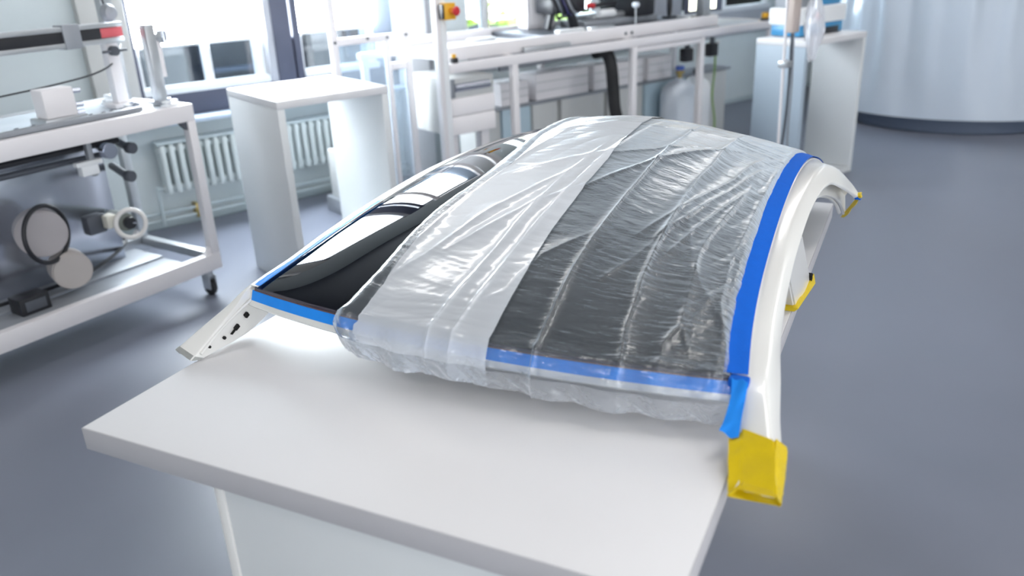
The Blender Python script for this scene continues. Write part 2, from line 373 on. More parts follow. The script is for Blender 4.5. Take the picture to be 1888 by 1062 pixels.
# outside
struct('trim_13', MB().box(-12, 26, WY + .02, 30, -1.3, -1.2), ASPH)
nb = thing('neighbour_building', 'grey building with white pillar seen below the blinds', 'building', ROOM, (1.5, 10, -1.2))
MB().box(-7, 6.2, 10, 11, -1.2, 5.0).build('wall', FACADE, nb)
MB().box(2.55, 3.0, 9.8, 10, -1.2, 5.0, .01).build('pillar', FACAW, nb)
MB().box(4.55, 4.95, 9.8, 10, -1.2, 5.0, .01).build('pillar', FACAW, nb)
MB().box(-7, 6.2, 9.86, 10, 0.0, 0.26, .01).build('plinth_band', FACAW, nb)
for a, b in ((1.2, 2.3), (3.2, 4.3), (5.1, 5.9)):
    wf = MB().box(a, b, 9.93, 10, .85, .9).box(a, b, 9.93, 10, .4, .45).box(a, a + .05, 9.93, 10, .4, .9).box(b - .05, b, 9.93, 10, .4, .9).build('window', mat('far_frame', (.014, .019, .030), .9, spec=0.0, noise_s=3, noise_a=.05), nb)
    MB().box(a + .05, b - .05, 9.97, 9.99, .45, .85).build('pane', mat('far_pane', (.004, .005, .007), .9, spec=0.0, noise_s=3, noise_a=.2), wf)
def tree(x, y, r, label):
    t = thing('garden_tree', label, 'tree', ROOM, (x, y, -1.2))
    MB().cyl((x, y, -1.2), (x, y, 1.2), .14, .08, seg=10).build('trunk', BARK, t)
    b = bmesh.new()
    for k in range(620):
        v = Vector((random.gauss(0, 1), random.gauss(0, 1), random.gauss(0, 1))).normalized() * r * random.uniform(.55, 1.0)
        c = Vector((x, y, 1.2)) + Vector((v.x, v.y, v.z * 1.25)); s_ = random.uniform(.10, .2)
        R = Matrix.Rotation(random.uniform(0, 6), 3, 'Z') @ Matrix.Rotation(random.uniform(-1, 1), 3, 'X')
        q = [b.verts.new(c + R @ Vector(p)) for p in ((-s_, 0, 0), (0, -s_ * .5, .02), (s_, 0, 0), (0, s_ * .5, .02))]
        b.faces.new(q)
    m = MB(); m._merge(b); o = m.build('foliage', LEAF, t, smooth=0); o['kind'] = 'stuff'
tree(9.2, 12.5, 1.7, 'sunlit green tree outside the window behind the emergency stop post')
tree(12.9, 15.0, 1.8, 'sunlit green tree outside the window behind the bench middle')
tree(16.8, 13.0, 2.0, 'sunlit green tree outside the far right window')

# ceiling lamps
k = 0
for ix in range(4):
    for iy in range(3):
        x, y = -1.6 + ix * 3.3, -2.2 + iy * 2.75
        t = thing('ceiling_lamp', 'long lit ceiling panel, %s in the %s row from the window wall' % (('leftmost', 'second from left', 'third from left', 'rightmost')[ix], ('farthest', 'middle', 'nearest')[iy]), 'lamp', ROOM, (x, y, H), 'ceiling lamps')
        MB().box(x - .78, x + .78, y - .16, y + .16, H - .06, H - .002, .006).build('housing', SASH, t)
        MB().box(x - .75, x + .75, y - .13, y + .13, H - .066, H - .0605).build('diffuser', LAMPM, t)

# ================================================================== RADIATORS, PIPES
def radiator(x0, x1, label):
    t = thing('radiator', label, 'radiator', ROOM, ((x0 + x1) / 2, Y1 - .12, .24), 'radiators')
    n = int((x1 - x0) / .052)
    me = None
    for i in range(n):
        cx = x0 + (i + .5) * (x1 - x0) / n
        if me is None:
            o = MB().box(cx - .017, cx + .017, Y1 - .17, Y1 - .05, .25, .56, .012, seg=3).build('column', RADM, t)
            me = o; first = cx
        else:
            o = me.copy(); COL.objects.link(o); o.location = (cx - first, 0, 0); o.parent = t
    MB().box(x0, x1, Y1 - .135, Y1 - .085, .265, .30, .008).box(x0, x1, Y1 - .135, Y1 - .085, .51, .545, .008).build('header_pipe', RADM, t)
    MB().box(x0 - .005, x1 + .005, Y1 - .17, Y1 - .05, .563, .578, .003).build('top_grille', PIPEM, t)
    for bx in (x0 + .08, x1 - .08):
        MB().box(bx - .015, bx + .015, Y1 - .05, Y1, .30, .50, .003).build('bracket', PIPEM, t)
    v = MB().cyl((x0 - .035, Y1 - .11, .28), (x0, Y1 - .11, .28), .012).cyl((x0 - .035, Y1 - .11, .045), (x0 - .035, Y1 - .11, .30), .009).build('valve', PIPEM, t)
radiator(1.36, 1.98, 'white ribbed radiator between the rolling cart and the open plinth')
radiator(2.20, 2.86, 'white ribbed radiator seen through the open plinth')
pp = thing('heating_pipes', 'pair of heating pipes running low along the window wall', 'pipe', ROOM, (1.5, Y1 - .05, .06))
for z in (.062, .112):
    MB().cyl((-3.0, Y1 - .06, z), (3.2, Y1 - .06, z), .011, seg=12).build('pipe', PIPEM, pp)
for x in (-1.5, .3, 1.56, 2.9):
    MB().box(x - .012, x + .012, Y1 - .072, Y1, .04, .135, .002).build('clip', BRASS, pp)

# ================================================================== OPEN PLINTHS
def plinth(x0, x1, y0, y1, h, label, left=None):
    t = thing('open_plinth', label, 'plinth', ROOM, ((x0 + x1) / 2, (y0 + y1) / 2, 0))
    k = .038
    MB().box(x0, x1, y0, y1, h - k, h, .003).build('top_panel', LAM, t)
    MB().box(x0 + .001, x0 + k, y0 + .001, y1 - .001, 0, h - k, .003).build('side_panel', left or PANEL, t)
    MB().box(x1 - k, x1 - .001, y0 + .001, y1 - .001, 0, h - k, .003).build('side_panel', PANEL, t)
    MB().box(x0 + k, x1 - k, y0 + .004, y1 - .004, 0, k, .002).build('bottom_panel', PANEL, t)
    return t
plinth(1.507, 2.105, 3.716, 4.35, .99, 'white open-fronted display plinth standing in front of the radiators')
plinth(4.83, 5.55, 3.12, 3.50, .98, 'white open-fronted plinth carrying the blue and white machine', mat('shaded_panel', (.40, .48, .56), .5, noise_s=2, noise_a=.02))  # left panel coloured darker and bluer for the shade on that side

# ================================================================== TABLE
W, Lt = 1.216, 2.02
tb = thing('display_table', 'large white table carrying the car roof, tabletop overhanging a box pedestal', 'table', TABLE, (W / 2, Lt / 2, -.75))
MB().box(.0015, W - .0015, .0015, Lt, -.048, 0, .002).build('tabletop', LAM, tb)
EB = mat('grey_edge_band', (.50, .49, .51), .45, noise_s=4, noise_a=.03)
MB().box(0, W, -.0005, .0015, -.050, -.0012, .0004).box(0, .0015, .0015, Lt, -.050, -.0012, .0004).box(W - .0015, W, .0015, Lt, -.050, -.0012, .0004).build('edge_band', EB, tb, label='grey edge band of the tabletop')
px0, px1, py0, py1 = .290, W - .25, .045, Lt - .30
MB().box(px0, px0 + .022, py0 - .004, py1, -.75, -.05, .002).build('side_panel', LAME, tb)
MB().box(px1 - .022, px1, py0 - .004, py1, -.75, -.05, .002).build('side_panel', LAME, tb)
MB().box(px0 + .022, px1 - .022, py0, py0 + .02, -.75, -.05, .002).build('front_panel', PANEL, tb)
MB().box(px0 + .022, px1 - .022, py1 - .02, py1, -.75, -.05, .002).build('back_panel', PANEL, tb)

# ================================================================== CAR ROOF
# side line of the glass: y, half width, z
TK = np.array([[.480, .597, .118], [.612, .574, .147], [.770, .555, .178], [.990, .537, .212], [1.235, .521, .238],
               [1.465, .511, .247], [1.67, .509, .235], [1.85, .516, .190], [2.03, .531, .10]])
CROWN = np.poly1d(np.polyfit([0, .08, .15, .25, .35, .5, .65, .8, 1], [.017, .045, .068, .092, .107, .116, .102, .075, .045], 4))
def BOW(t): u = np.clip(1 - np.asarray(t, float) / .48, 0, 1); return .086 * u * u * (3 - 2 * u) * (1 + .3 * (1 - u))
def S(t, q, h=0.0):
    t = np.asarray(t, float); q = np.asarray(q, float); n = len(TK)
    k = np.clip(t, 0, 1) * (n - 1); i = np.clip(k.astype(int), 0, n - 2); fr = k - i
    P0, P1, P2, P3 = TK[np.clip(i - 1, 0, n - 1)], TK[i], TK[i + 1], TK[np.clip(i + 2, 0, n - 1)]
    f = fr[..., None]
    # Catmull-Rom
    V = 0.5 * (2 * P1 + (P2 - P0) * f + (2 * P0 - 5 * P1 + 4 * P2 - P3) * f ** 2 + (-P0 + 3 * P1 - 3 * P2 + P3) * f ** 3)
    y, b, z = V[..., 0], V[..., 1], V[..., 2]
    cr = CROWN(t); bw = BOW(t)
    return np.stack([q * b, y - bw * (1 - q * q) - 1.1, z + cr * (1 - q * q) + h], -1)
root = thing('car_roof', 'white car roof section with black glass, masked with blue and yellow tape, standing on the table', 'car roof', ROOF, (0, 0, 0))
# glass
ts = np.linspace(0, 1, 110); qs = np.linspace(-.962, .962, 110)
def patch(t0, t1, q0, q1, nt, nq, h=0.0, thick=.004):
    T, Q = np.meshgrid(np.linspace(t0, t1, nt), np.linspace(q0, q1, nq), indexing='ij')
    G = S(T, Q, h); return MB().grid([[Vector(p) for p in r] for r in G], thick=thick)
patch(0.0, 1.0, -.965, .965, 120, 110, 0.0, .005).build('glass_panel', GLASS, root, smooth=80)
# dark glass edge and brown bead along the front
def front_strip(q0, q1, prof, name, m, n=120, noise_a=0.0, label=None):
    rows = []
    for q in np.linspace(q0, q1, n):
        p = S(0.0, q); r = []
        for dy, dz in prof: r.append(Vector((p[0], p[1] + dy, p[2] + dz + random.uniform(-1, 1) * noise_a)))
        rows.append(r)
    return MB().grid(rows, closed=True, caps=True).build(name, m, root, label=label)
front_strip(-.97, .97, [(.004, .001), (-.0035, -.001), (-.0035, -.007), (.004, -.007)], 'glass_edge', GEDGE)
front_strip(-.975, .975, [(.002, -.007), (-.004, -.007), (-.004, -.009), (.002, -.009)], 'adhesive_bead', GLUE)
front_strip(-1, 1, [(.0, -.008), (-.005, -.010), (-.013, -.031), (-.020, -.038), (-.021, -.043), (-.014, -.050), (.02, -.055), (.06, -.045), (.06, -.006)], 'front_header', PAINT)
front_strip(-.985, .985, [(.0, -.0085), (-.0058, -.0092), (-.0142, -.0312), (-.0128, -.0318)], 'header_tape', BTAPE_LIT)
rows = []
for q in np.linspace(-1, 1, 60):
    p = S(1.0, q); rows.append([Vector((p[0], p[1] + a, p[2] + b)) for a, b in ((-.03, -.004), (.01, -.008), (.05, -.05), (.045, -.07), (.0, -.05))])
MB().grid(rows, closed=True, caps=True).build('rear_header', PAINT, root)
# flange of the side beside the glass (white lip carrying the tape)
for sg in (-1, 1):
    patch(0.0, 1.0, sg * .955, sg * 1.005, 90, 5, .0015, .003).build('side_lip', PAINT, root, smooth=80)
# side rails with pillars
_TKR = [(.480, .597, .117), (.612, .574, .145), (.770, .555, .177), (.990, .537, .211), (1.235, .521, .237), (1.465, .511, .246), (1.67, .509, .234), (1.85, .518, .189)]
_OR = [(.625, .612, .141), (.77, .593, .176), (.97, .572, .210), (1.24, .560, .238), (1.49, .563, .254), (1.60, .592, .238), (1.70, .628, .172), (1.735, .653, .127)]
_LR = [(.65, .627, .116), (.78, .611, .153), (.97, .597, .189), (1.25, .587, .220), (1.44, .599, .230), (1.56, .622, .190), (1.68, .642, .140), (1.73, .656, .112)]
_NR = [(.61, .568, .078), (.77, .56, .125), (.97, .55, .16), (1.25, .555, .195), (1.44, .575, .185), (1.63, .588, .132), (1.76, .599, .072), (1.87, .605, .001)]
RAILS = {
    1: ([(.305, .638, .010), (.375, .622, .052), (.435, .609, .085)] + _TKR + [(1.91, .56, .13)],
        [(.288, .686, .020), (.36, .668, .058), (.43, .646, .090), (.495, .630, .120)] + _OR,
        [(.305, .692, .000), (.385, .684, .032), (.46, .666, .058), (.54, .650, .087)] + _LR,
        [(.292, .622, .0), (.372, .601, .044), (.430, .592, .074), (.47, .588, .094)] + _NR),
    -1: ([(.275, .612, .006), (.350, .605, .047), (.420, .599, .085)] + _TKR + [(1.91, .56, .13)],
         [(.283, .668, .022), (.352, .650, .052), (.42, .628, .084), (.488, .610, .116), (.625, .603, .138), (.77, .587, .172), (.97, .570, .205), (1.24, .558, .230), (1.46, .550, .234), (1.62, .562, .214), (1.74, .604, .160), (1.775, .640, .118)],
         [(.300, .676, .000), (.375, .665, .030), (.455, .650, .056), (.54, .636, .083), (.65, .620, .112), (.78, .605, .150), (.97, .595, .188), (1.25, .586, .214), (1.45, .581, .205), (1.60, .600, .162), (1.70, .632, .122), (1.745, .650, .095)],
         [(.300, .604, 0), (.350, .602, 0), (.41, .600, .0), (.47, .592, .013)] + _NR)}
def cr(P, n):
    P = np.array(P, float); m = len(P); out = []
    for s_ in np.linspace(0, m - 1, n):
        i = min(int(s_), m - 2); f = s_ - i; a, b, c, d = P[max(i - 1, 0)], P[i], P[i + 1], P[min(i + 2, m - 1)]
        out.append(0.5 * (2 * b + (c - a) * f + (2 * a - 5 * b + 4 * c - d) * f * f + (-a + 3 * b - 3 * c + d) * f ** 3))
    return np.array(out)
NS = 100
CV = {sg: [cr(a, NS) for a in RAILS[sg]] for sg in (1, -1)}
def rail_rows(sg, k0, k1, inflate=0.0, rnd=0.28, jit=0.0, step=1):
    rows = []
    for i in range(k0, k1, step):
        c4 = [c[i] for c in CV[sg]]; c4 = [np.array((sg * c[1], c[0] - 1.1, c[2])) for c in c4]
        cen = sum(c4) / 4
        if inflate: c4 = [c + (c - cen) / (np.linalg.norm(c - cen) + 1e-6) * inflate for c in c4]
        r = []
        for j in range(4):
            a, b, c = c4[j - 1], c4[j], c4[(j + 1) % 4]
            rr = (.05, .22, .14, .08)[j] if rnd == .28 else rnd
            p, n_ = b + (a - b) * rr, b + (c - b) * rr
            for u in (0, .33, .67, 1.0): r.append((1 - u) ** 2 * p + 2 * u * (1 - u) * b + u * u * n_)
            if j == 2 and not inflate:  # hollow underside, deepest in the rear pillar
                dp = .25 + .65 * min(1, max(0, (i - 62) / 12)); mid = (c4[2] + c4[3]) / 2; top = (c4[0] + c4[1]) / 2
                r.append(c4[2] + (c4[3] - c4[2]) * .16); r.append(mid + (top - mid) * dp * .75 + (c4[2] - mid) * .35)
                r.append(mid + (top - mid) * dp * .75 - (c4[2] - mid) * .35); r.append(c4[3] + (c4[2] - c4[3]) * .14)
        if jit: r = [p + np.array([random.uniform(-1, 1) * jit for _ in range(3)]) for p in r]
        rows.append([Vector(p) for p in r])
    return rows
for sg in (-1, 1):
    MB().grid(rail_rows(sg, 0, NS), closed=True, caps=True).build('side_rail', PAINT, root, smooth=50)
    # B pillar stub: tapering folded plate down from the rail
    q = [(.93, .582, .17), (1.12, .583, .185), (1.238, .601, .014), (1.225, .602, .004), (1.09, .589, .003), (1.075, .587, .014)]
    rows = []
    poly = [Vector((sg * b, y - 1.1, z)) for y, b, z in q]; inn = [Vector((sg * (b - .03), y - 1.1, max(z, .003))) for y, b, z in q]
    m = MB(); bb = bmesh.new(); va = [bb.verts.new(p) for p in poly]; vb = [bb.verts.new(p) for p in inn]
    bb.faces.new(va); bb.faces.new(vb[::-1])
    for i in range(6): bb.faces.new((va[i], va[(i + 1) % 6], vb[(i + 1) % 6], vb[i]))
    bmesh.ops.recalc_face_normals(bb, faces=bb.faces); bmesh.ops.bevel(bb, geom=bb.edges[:], offset=.004, segments=2, affect='EDGES')
    m._merge(bb); bp_ = m.build('middle_pillar', PAINT, root)
    MB().box(sg * .598 - .006, sg * .598 + .007, .110, .122, .030, .050, .002, tilt=(.3, 'X')).build('slot', HOLE, bp_)
    # yellow tape on the end of the middle pillar
    m = MB(); rr = []
    for k_ in range(12):
        u = k_ / 11; y = 1.068 + u * .185 - 1.1
        hh = .012 + .010 * u + .006 * math.sin(u * 9)
        xo = .584 + u * .013
        rr.append([Vector((sg * (xo + .010 + random.uniform(-.003, .003)), y, hh + .012 * u)), Vector((sg * (xo + .013), y, .010)), Vector((sg * (xo + .004), y + random.uniform(-.003, .003), .0015)), Vector((sg * (xo - .036), y, .0015)), Vector((sg * (xo - .04), y, .014))])
    m.grid(rr, closed=True, caps=True).build('pillar_tape', YTAPE, root, label='crumpled yellow tape around the middle pillar end')
    CT, CO, CL, CN = CV[sg]
    # yellow tape along the rear pillar end
    e = [CO[-1], CL[-1], (CL[-1] + CN[-1]) / 2, CN[-1]]; e = [np.array((sg * c[1], c[0] - 1.1, c[2])) for c in e]; rr = []
    for i, c in enumerate(cr(e, 14)):
        wv = .004 * math.sin(i * 1.9)
        z = max(c[2], .004)
        rr.append([Vector((c[0] + sg * (.003 + wv * .4), c[1] - .012, z + .004)), Vector((c[0] + sg * (.005 + wv * .5), c[1] + .006, z + .003)), Vector((c[0] - sg * .006, c[1] + .007, z)), Vector((c[0] - sg * .010, c[1] - .004, z + .002))])
    MB().grid(rr, closed=True, caps=True).build('rear_pillar_tape', YTAPE, root, label='yellow tape edging the rear pillar end')
    e0 = (CO[-1] + CL[-1]) / 2
    MB().box(sg * e0[1] - .012, sg * e0[1] + .006, e0[0] - 1.112, e0[0] - 1.092, e0[2] - .010, e0[2] + .004, .002).build('tape_end', BTAPE, root)
    # inner shell of the rear pillar: raised rib
    rib = [Vector((sg * c[1] * .985, c[0] - 1.1, c[2] + .004)) for c in CN[70:96]]
    MB().tube(rib, .006, smooth=0).build('inner_rib', PAINT, root)
# blue tape: right side (wide, bright), left side (narrow)
def side_tape(q0, q1, t1, name, jit, m):
    T = np.linspace(0, t1, 90); rows = []
    for i, t in enumerate(T):
        a = q0 + jit * math.sin(i * .9) * random.uniform(.3, 1); r = []
        for k_ in range(7):
            u = k_ / 6; p = S(t, a + (q1 - a) * u, .0062 + (.0006 * math.sin(u * 9 + i * .15))); r.append(Vector(p))
        rows.append(r)
    return MB().grid(rows, thick=.0008).build(name, m, root, smooth=60)
side_tape(.932, 1.003, 1.0, 'side_tape', .0010, BTAPE)
side_tape(-.972, -.935, .34, 'side_tape', .002, BTAPE_LIT)
# hanging tape tail at the right front corner
rows = []
for i in range(22):
    u = i / 21
    cx = .591 + .006 * u - .006 * u * u; cy = -.652 - .070 * u + .004 * math.sin(u * 7); cz = .128 - .075 * u - .01 * math.sin(u * 3.1)
    hw = .0155 - .002 * math.sin(u * 5)
    rows.append([Vector((cx + hw * v, cy - .006 * v + .003 * math.cos(v * 4 + u * 8), cz + .003 * math.sin(v * 3 + u * 11))) for v in np.linspace(-1, 1, 8)])
MB().grid(rows, thick=.0008).build('tape_tail', BTAPE_LIT, root, label='loose blue tape end hanging at the right front corner')
MB().box(.568, .604, -.646, -.622, .105, .123, .004).build('tape_tab', BTAPE, root)
# yellow wrap on the right front pillar foot
wr = rail_rows(1, 0, 12, .0085, .07, .0008)
wr2 = []
for i, r in enumerate(wr):
    n = len(r)
    wr2.append([p + Vector((0, 0, .004 * math.sin(j * 1.3 + i * .4))) if i > 9 else p for j, p in enumerate(r)])
c0 = sum(wr2[0], Vector()) / len(wr2[0])
rim = [c0 + (p - c0) * 1.02 + Vector((.001, -.014 - .006 * math.sin(j * .8), .002)) for j, p in enumerate(wr2[0])]
inr = [c0 + (p - c0) * .86 + Vector((.001, -.010, .002)) for p in wr2[0]]
deep = [c0 + (p - c0) * .72 + Vector((0, .03, .010)) for p in wr2[0]]
for rw in [rim, inr] + wr2:
    for p in rw: p.z = max(p.z, .0015 if p.x < .575 else -.010)
MB().grid([deep, inr, rim] + wr2, closed=True, caps=True).build('foot_tape', YTAPE, root, smooth=28, label='yellow tape wrapped around the right front pillar foot')
MB().box(.655, .668, -.790, -.735, .030, .034, .001, tilt=(.5, 'X')).build('tape_flap', mat('pale_yellow', (.80, .66, .20), .3, noise_s=30, noise_a=.05), root)
# bare metal end of the left front pillar
MB().grid(rail_rows(-1, 0, 3, .0015, .2), closed=True, caps=True).build('bare_end', PRIM, root, smooth=40, label='bare grey metal end of the left front pillar')
# holes on the left front pillar's inner plate
def plate_x(y): return -(np.interp(y, [.30, .35, .41, .478], [.611, .603, .599, .596]) - .004)
for (y, z, w_, h_) in ((.445, .054, .012, .012), (.410, .036, .015, .010), (.400, .030, .022, .003), (.370, .025, .007, .007), (.327, .020, .006, .006)):
    x = plate_x(y)
    MB().box(x - .004, x + .0035, y - 1.1 - w_ / 2, y - 1.1 + w_ / 2, z - h_ / 2, z + h_ / 2, .0015, tilt=(.45, 'X')).build('hole', HOLE, root)
# fold line on the left front pillar
MB().tube([Vector((-b * .995, y - 1.1, z + .001)) for y, b, z in ((.30, .607, .012), (.36, .606, .042), (.43, .600, .072), (.49, .590, .094))], .0035).build('pressed_ridge', PAINT, root)

# ================================================================== PROTECTIVE FILM
RIDGES = [  # polylines in (t, q), height, width in metres
    ([(-.3, .36), (0, .36), (.158, .365), (.258, .375), (.375, .395), (.45, .405), (.8, .41)], .0105, .0026),
    ([(-.3, .63), (.005, .63), (.065, .62), (.168, .61), (.31, .615), (.422, .625), (.478, .645), (.6, .645), (.8, .65)], .012, .0045),
    ([(-.1, .74), (.048, .745), (.092, .785), (.177, .78), (.263, .765), (.307, .775), (.405, .825), (.55, .88)], .011, .007),
    ([(.0, .94), (.028, .95), (.163, .885), (.265, .88), (.35, .895), (.443, .905), (.56, .925), (.8, .93)], .010, .006),
    ([(-.2, -.04), (.003, -.03), (.107, .01), (.195, .04), (.35, .08), (.5, .12)], .007, .0035),
    ([(-.2, .05), (.01, .06), (.11, .095), (.205, .12), (.33, .15), (.47, .17), (.7, .2)], .007, .0035),
    ([(.15, -.2), (.205, -.09), (.283, .05), (.343, .21), (.44, .395), (.525, .57), (.6, .75)], .010, .006),
    ([(.33, -.3), (.375, -.095), (.432, .15), (.473, .345), (.56, .6)], .008, .006),
    ([(.25, .5), (.33, .615), (.463, .765), (.623, .85)], .008, .005),
    ([(.26, .58), (.323, .66), (.445, .79), (.57, .885)], .008, .004),
    ([(.22, .64), (.328, .735), (.468, .87)], .007, .004),
    ([(.14, .45), (.203, .535), (.253, .59), (.323, .615)], .006, .005),
    ([(.07, .1), (.095, .17), (.18, .225), (.258, .375)], .005, .004),
    ([(.08, -.33), (.143, -.245), (.255, -.115), (.33, .015), (.42, .2)], .007, .006),
    ([(.03, .83), (.08, .80), (.14, .84), (.2, .86)], .005, .004),
    ([(.0, -.32), (.07, -.32), (.168, -.33), (.27, -.29), (.37, -.25), (.55, -.2)], .008, .007),
    ([(.5, -.35), (.58, .0), (.62, .4), (.66, .8)], .007, .008),
    ([(.55, -.3), (.66, .1), (.7, .5)], .006, .007),
    ([(.1, .93), (.2, .80), (.3, .70), (.36, .64)], .005, .006),
]
def vnoise(X, Y, seed):
    """smooth value noise on arrays"""
    rs = np.random.RandomState(seed); T = rs.rand(256, 256)
    xi = np.floor(X).astype(int); yi = np.floor(Y).astype(int); fx = X - xi; fy = Y - yi
    fx = fx * fx * (3 - 2 * fx); fy = fy * fy * (3 - 2 * fy); g = lambda a, b: T[a % 256, b % 256]
    return (g(xi, yi) * (1 - fx) * (1 - fy) + g(xi + 1, yi) * fx * (1 - fy) + g(xi, yi + 1) * (1 - fx) * fy + g(xi + 1, yi + 1) * fx * fy) * 2 - 1
LEFT_T = [-1, 0, .007, .02, .107, .2, .265, .338, .38, .432, .5, .552, .7, 1]
LEFT_Q = [-.46, -.455, -.45, -.44, -.415, -.42, -.41, -.365, -.335, -.36, -.41, -.42, -.45, -.45]
YL = 1.7  # metres per unit t, approximately
def film_points(nr, nc, ql, qr, base, t_end=.985, puff=True, skirt_ql=None):
    """rows from the hem up over the header and over the glass. Returns P (nr,nc,3), uv"""
    ns = int(nr * .11)
    rv = np.concatenate([np.linspace(-1, 0, ns, endpoint=False), np.linspace(0, t_end, nr - ns)])
    av = np.linspace(0, 1, nc); P = np.zeros((nr, nc, 3)); UV = np.zeros((nr, nc, 2))
    D = np.zeros((nr, nc)); TQ = np.zeros((nr, nc, 2))
    for i, r in enumerate(rv):
        t = max(r, 0); q0 = ql(r); q1 = qr(r); q = q0 + (q1 - q0) * av
        if r >= 0:
            p = S(np.full(nc, t), q, base)
            if t < .02: p[:, 1] -= .009 * (1 - t / .02); 
            UV[i, :, 1] = t * YL
        else:
            p = S(np.zeros(nc), q, base); u = -r; LIP = .017 * np.clip(u * 2.4, 0, 1)
            zh = np.interp(q, [-.46, -.42, -.34, -.2, .1, .5, .95], [.085, .070, .052, .047, .052, .046, .030])
            y_top = p[:, 1] - .009; z_top = p[:, 2]
            p[:, 2] = z_top + (zh - z_top) * u
            p[:, 1] = y_top - LIP - .004 * np.sin(min(u * 2.2, 1.57)) - .012 * u * np.sin(q * 17 + 1) ** 2 + .012 * u * u
            UV[i, :, 1] = r * .08
        P[i] = p; UV[i, :, 0] = q * .55; TQ[i, :, 0] = r if r >= 0 else r * .08; TQ[i, :, 1] = q
        if puff:
            a = (q - q0) * .55
            D[i] -= (base - .003) * np.clip((q - .915) / .03, 0, 1)
            D[i] += np.where(a < .03, -base * .75 * (1 - a / .03) ** 2, 0) + .010 * np.exp(-((a - .030) / .022) ** 2) * (1 if r > -.6 else .5)
    return P, UV, D, TQ
def wrinkle(TQ, amp=1.0):
    t = TQ[..., 0]; q = TQ[..., 1]; X = q * .55; Y = t * YL; D = np.zeros_like(t); DEN = np.zeros_like(t)
    for poly, h, w_ in RIDGES:
        pl = np.array(poly); px_, py_ = pl[:, 1] * .55, pl[:, 0] * YL; best = np.full(t.shape, 9.); pos = np.zeros(t.shape)
        Xw = X + .0018 * vnoise(X * 9, Y * 9, 3) + .0004 * vnoise(X * 40, Y * 40, 4); Yw = Y + .002 * vnoise(X * 9 + 50, Y * 9, 5)
        for i in range(len(pl) - 1):
            ax, ay, bx, by = px_[i], py_[i], px_[i + 1], py_[i + 1]; L2 = (bx - ax) ** 2 + (by - ay) ** 2
            u = np.clip(((Xw - ax) * (bx - ax) + (Yw - ay) * (by - ay)) / L2, 0, 1)
            d = np.hypot(Xw - ax - u * (bx - ax), Yw - ay - u * (by - ay)); m_ = d < best
            best = np.where(m_, d, best); pos = np.where(m_, (i + u) / (len(pl) - 1), pos)
        mod = np.clip(np.sin(pos * math.pi) * 2.0, 0, 1) * (.75 + .35 * vnoise(Y * 7 + h * 999, X * 3, 6))
        D += h * .55 * mod * (np.exp(-(best / (w_ * 1.1)) ** 1.3) + .8 * np.exp(-(best / (w_ * 5)) ** 2))
        DEN = np.maximum(DEN, mod * h / .0105 * (1.25 * np.exp(-(best / .0021) ** 2) + .22 * np.exp(-best / .012)))
    # short ripples lying across, warped
    wx = .05 * vnoise(X * 6, Y * 6, 11); wy = .03 * vnoise(X * 7, Y * 5, 12)
    D += .0005 * vnoise((X + wx) * 7, (Y + wy) * 62, 21) + .00045 * vnoise((X + wx) * 16, (Y + wy) * 120, 22) + .00018 * vnoise((X + wy) * 40, (Y + wx) * 190, 25)
    D += .0035 * vnoise(X * 6 - Y * 3, Y * 4, 23) + .0014 * np.abs(vnoise(X * 14 - Y * 7, Y * 5, 24))
    # fan of folds near the right edge
    f = np.clip((q - .62) / .33, 0, 1)
    D += f * .0022 * np.abs(vnoise(X * 42 - Y * 20, Y * 4, 31)) + f * .0008 * np.abs(vnoise(X * 110, Y * 40, 32))
    # crumple of the skirt and of the pale fold at the left
    s_ = np.clip(-t / .08, 0, 1)
    D += s_ * (.0060 * vnoise(X * 15, Y * 6, 41) + .0050 * np.abs(vnoise(X * 45 + Y * 30, Y * 18, 42)) + .0022 * np.abs(vnoise(X * 120 - Y * 60, Y * 60, 43)))
    g = np.clip((-.28 - q) / .08, 0, 1); wv = .0006 * vnoise(X * 45, Y * 40, 51) + .0004 * np.abs(vnoise(X * 90 + Y * 40, Y * 60 - X * 30, 52)); D += g * wv
    DEN += .12 * s_ + .30 * g * (.8 + .4 * np.abs(vnoise(X * 20 + Y * 10, Y * 16 - X * 8, 71))) + .10 * s_ + .60 * s_ * np.clip(np.abs(vnoise(X * 50 + Y * 30, Y * 25, 61)) - .25, 0, 1) + .05 * np.abs(vnoise(X * 14 - Y * 7, Y * 5, 24)) + f * .30 * np.clip(np.abs(vnoise(X * 42 - Y * 20, Y * 4, 31)) - .35, 0, 1)
    edge = np.clip((.955 - q) / .03, 0, 1)
    return D * amp * (.08 + .92 * edge), np.clip(DEN, 0, 1)
